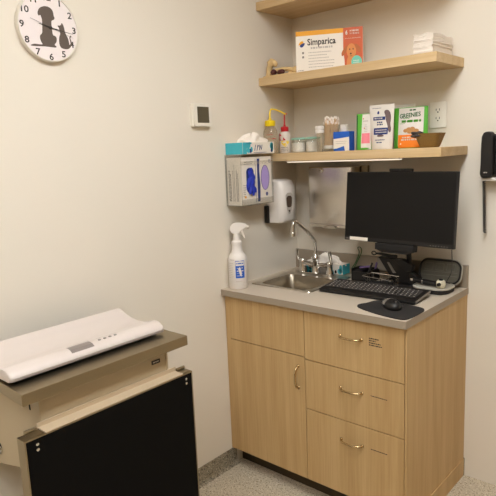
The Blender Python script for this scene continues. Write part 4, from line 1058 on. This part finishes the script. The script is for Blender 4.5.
# ------------------------------------------------------------------ wall-mounted exam table
TL, TR, TF, TT, TB = -1.816, -1.233, .445, .931, .898
t = thing('exam_table', 'wall-mounted folding exam table, steel top and black mat leaf folded down', 'table', (.2, -1.52, .3))
b = B(); prism(b, [(.001, -1.792), (TF, TL), (TF, TR), (.001, TR+.002)], TT-TB, Matrix.Translation((0, 0, TB)), bev=.0015); obj('table_top', b, STEELH, t, label='brushed stainless steel top')
b = B(); prism(b, [(.001, .897), (.408, .897), (.411, .85), (.408, .667), (.001, .565)], 1.755-1.297, frame((0, -1.297, 0), (1, 0, 0), (0, 0, 1)), bev=.003)
obj('body', b, CREAM, t, label='cream enamelled housing')
b = B(); box(b, .398, .414, -1.3055, -1.2965, .822, .896, bev=.003); obj('body_end', b, CREAM, t)
b = B(); box(b, .412, .4575, -1.768, -1.272, .8085, .8125, bev=.001); box(b, .412, .416, -1.77, -1.268, .80, .825, bev=.001); obj('hinge_rail', b, mat('rail_enamel', rgb(190, 170, 142), .45, noise=.02), t, label='pale rail over the leaf edge')
LT, LBt = .808, .20
p_ = obj('leaf', (lambda b: (box(b, .416, .430, TL-.012, TR+.002, LBt, LT), box(b, .416, .456, TL-.012, TL-.008, LBt, LT), box(b, .43, .456, TR-.002, TR+.002, LBt, LT),
        box(b, .43, .456, TL-.008, TR-.002, LT-.004, LT), box(b, .43, .456, TL-.008, TR-.002, LBt, LBt+.004), b)[-1])(B()), STEELH, t, label='folded-down leaf with steel frame')
obj('mat', bx(.431, .4572, TL-.0075, TR-.0025, LBt+.0045, LT-.0045, bev=.001), MATB, p_, label='black rubber mat facing the room')
for y_ in (TL+.022, TR-.028):
    for z_ in (.793, .778):
        b = B(); lathe(b, [(.0048, 0), (.0045, .0012), (0, .002)], n=14, M=frame((.4573, y_, z_-.004), (0, 1, 0), (0, 0, 1))); obj('screw', b, CHROME, p_, smooth=True)
for y_ in (-1.791, -1.251):
    b = B(); box(b, .414, .452, y_-.018, y_+.016, .8085, .8105, bev=.0006); tube(b, [(.42, y_-.018, .8155), (.42, y_+.016, .8155)], .005, 10); obj('hinge', b, STEELH, t)
b = B(); lathe(b, [(.014, 0), (.014, .004), (.008, .006), (.008, .016), (0, .018)], n=18, M=frame((.129, -1.7555, .648), (1, 0, 0), (0, 0, 1))); obj('pivot_bolt', b, CHROME, t, smooth=True)
b = B(); lathe(b, [(.02, 0), (.02, .0015), (0, .0015)], n=20, M=frame((.122, -1.7553, .65), (1, 0, 0), (0, 0, 1))); obj('bolt_hole', b, BLACKM, t)
b = B(); box(b, .352, .36, -1.7562, -1.7545, .842, .86, bev=.0006); obj('side_slot', b, BLACKM, t)
b = B(); box(b, .4095, .4125, -1.363, -1.329, .860, .873, bev=.0005); obj('badge', b, BLACK, t, label='small black badge on the housing')
b = B(); rows(b, frame((.4126, -1.359, .865), (0, 1, 0), (0, 0, 1)), 0, .024, 0, 1, .01, .004, .1); obj('badge_print', b, KEYL, t)

# ------------------------------------------------------------------ scale on the table
t = thing('animal_scale', 'white digital animal scale lying on the steel exam table', 'scale', (.24, -1.53, .931))
prof = [(.128, .940), (.118, .95), (.116, .978), (.121, .985), (.130, .983), (.155, .971), (.185, .961), (.222, .9555), (.262, .957), (.29, .9635), (.312, .971), (.335, .9745), (.35, .972), (.368, .960), (.3725, .951), (.370, .942), (.36, .939)]
YL, YR = -1.808, -1.268
b = B(); n = len(prof); rings = []
def sec(y, ins):   # rounded ends: section shrinks slightly
    cx, cz = .245, .955
    return [b.verts.new((cx+(x-cx)*(1-ins), y, cz+(z-cz)*(1-ins*2.5))) for x, z in prof]
segs = [(YL, .05), (YL+.0015, .025), (YL+.005, .008), (YL+.012, 0)] + [(YL+.012+(YR-YL-.024)*k/20, 0) for k in range(1, 20)] + [(YR-.012, 0), (YR-.005, .008), (YR-.0015, .025), (YR, .05)]
for y, ins in segs: rings.append(sec(y, ins))
for a, c in zip(rings, rings[1:]):
    for i in range(n): b.faces.new((a[i], a[(i+1) % n], c[(i+1) % n], c[i]))
b.faces.new(rings[0]); b.faces.new(rings[-1])
obj('platform', b, SCALEW, t, smooth=True)
for x in (.16, .335):
    for y in (YL+.04, YR-.04): obj('foot', lathe(B(), [(0, .9313), (.012, .9313), (.012, .9405), (0, .9405)], (x, y, 0), 16), BLACKM, t)
# sloping control strip between trough and front ridge
MS = frame((.318, -1.54, .9738), (0, 1, 0), (-1, 0, -.2))
def strip_fn(x, y, z):
    # y runs from the front ridge back into the trough
    X = .345-y
    import bisect
    pr = prof[5:15]
    for (x0, z0), (x1, z1) in zip(pr, pr[1:]):
        if x0 <= X <= x1: zz = z0+(z1-z0)*(X-x0)/(x1-x0); break
    else: zz = pr[-1][1]
    return Vector((X, x, zz+z+.0006))
def strip(bm, y0, y1, s0, s1, off=0):
    t_ = bmesh.new(); g_ = [[t_.verts.new(strip_fn(y0+(y1-y0)*i/6, s0+(s1-s0)*j/6, off)) for i in range(7)] for j in range(7)]
    for j in range(6):
        for i in range(6): t_.faces.new((g_[j][i], g_[j][i+1], g_[j+1][i+1], g_[j+1][i]))
    merge(bm, t_); return bm
obj('display', strip(B(), -1.612, -1.535, -.016, .020), LCDG, t, label='grey display window')
b = B(); rows(b, None, -1.60, -1.525, .031, 1, .01, .003, .0, fn=lambda x, y, z: strip_fn(x, y, z))
rows(b, None, -1.505, -1.43, .018, 1, .01, .0022, .1, fn=lambda x, y, z: strip_fn(x, y, z)); obj('lettering', b, INKL, t)
for k in range(4):
    b = B(); lathe(b, [(.0052, -.001), (.005, .0012), (0, .0018)], n=14, M=Matrix.Translation(strip_fn(-1.505+k*.0195, .002, 0))); obj('button', b, GREYM, t, smooth=True)

# ------------------------------------------------------------------ world and colour
w = bpy.data.worlds.new('world'); sc.world = w; w.use_nodes = True
w.node_tree.nodes['Background'].inputs[0].default_value = (.9, .85, .78, 1); w.node_tree.nodes['Background'].inputs[1].default_value = .3
sc.view_settings.view_transform = 'Standard'; sc.view_settings.look = 'None'; sc.view_settings.gamma = 1
sc.view_settings.use_curve_mapping = False; sc.view_settings.exposure = 0
sc.cycles.max_bounces = 10; sc.cycles.diffuse_bounces = 6; sc.cycles.transmission_bounces = 10; sc.cycles.glossy_bounces = 4
sc.cycles.caustics_reflective = False; sc.cycles.caustics_refractive = False
sc.cycles.sample_clamp_indirect = 6
sc.cycles.use_denoising = True
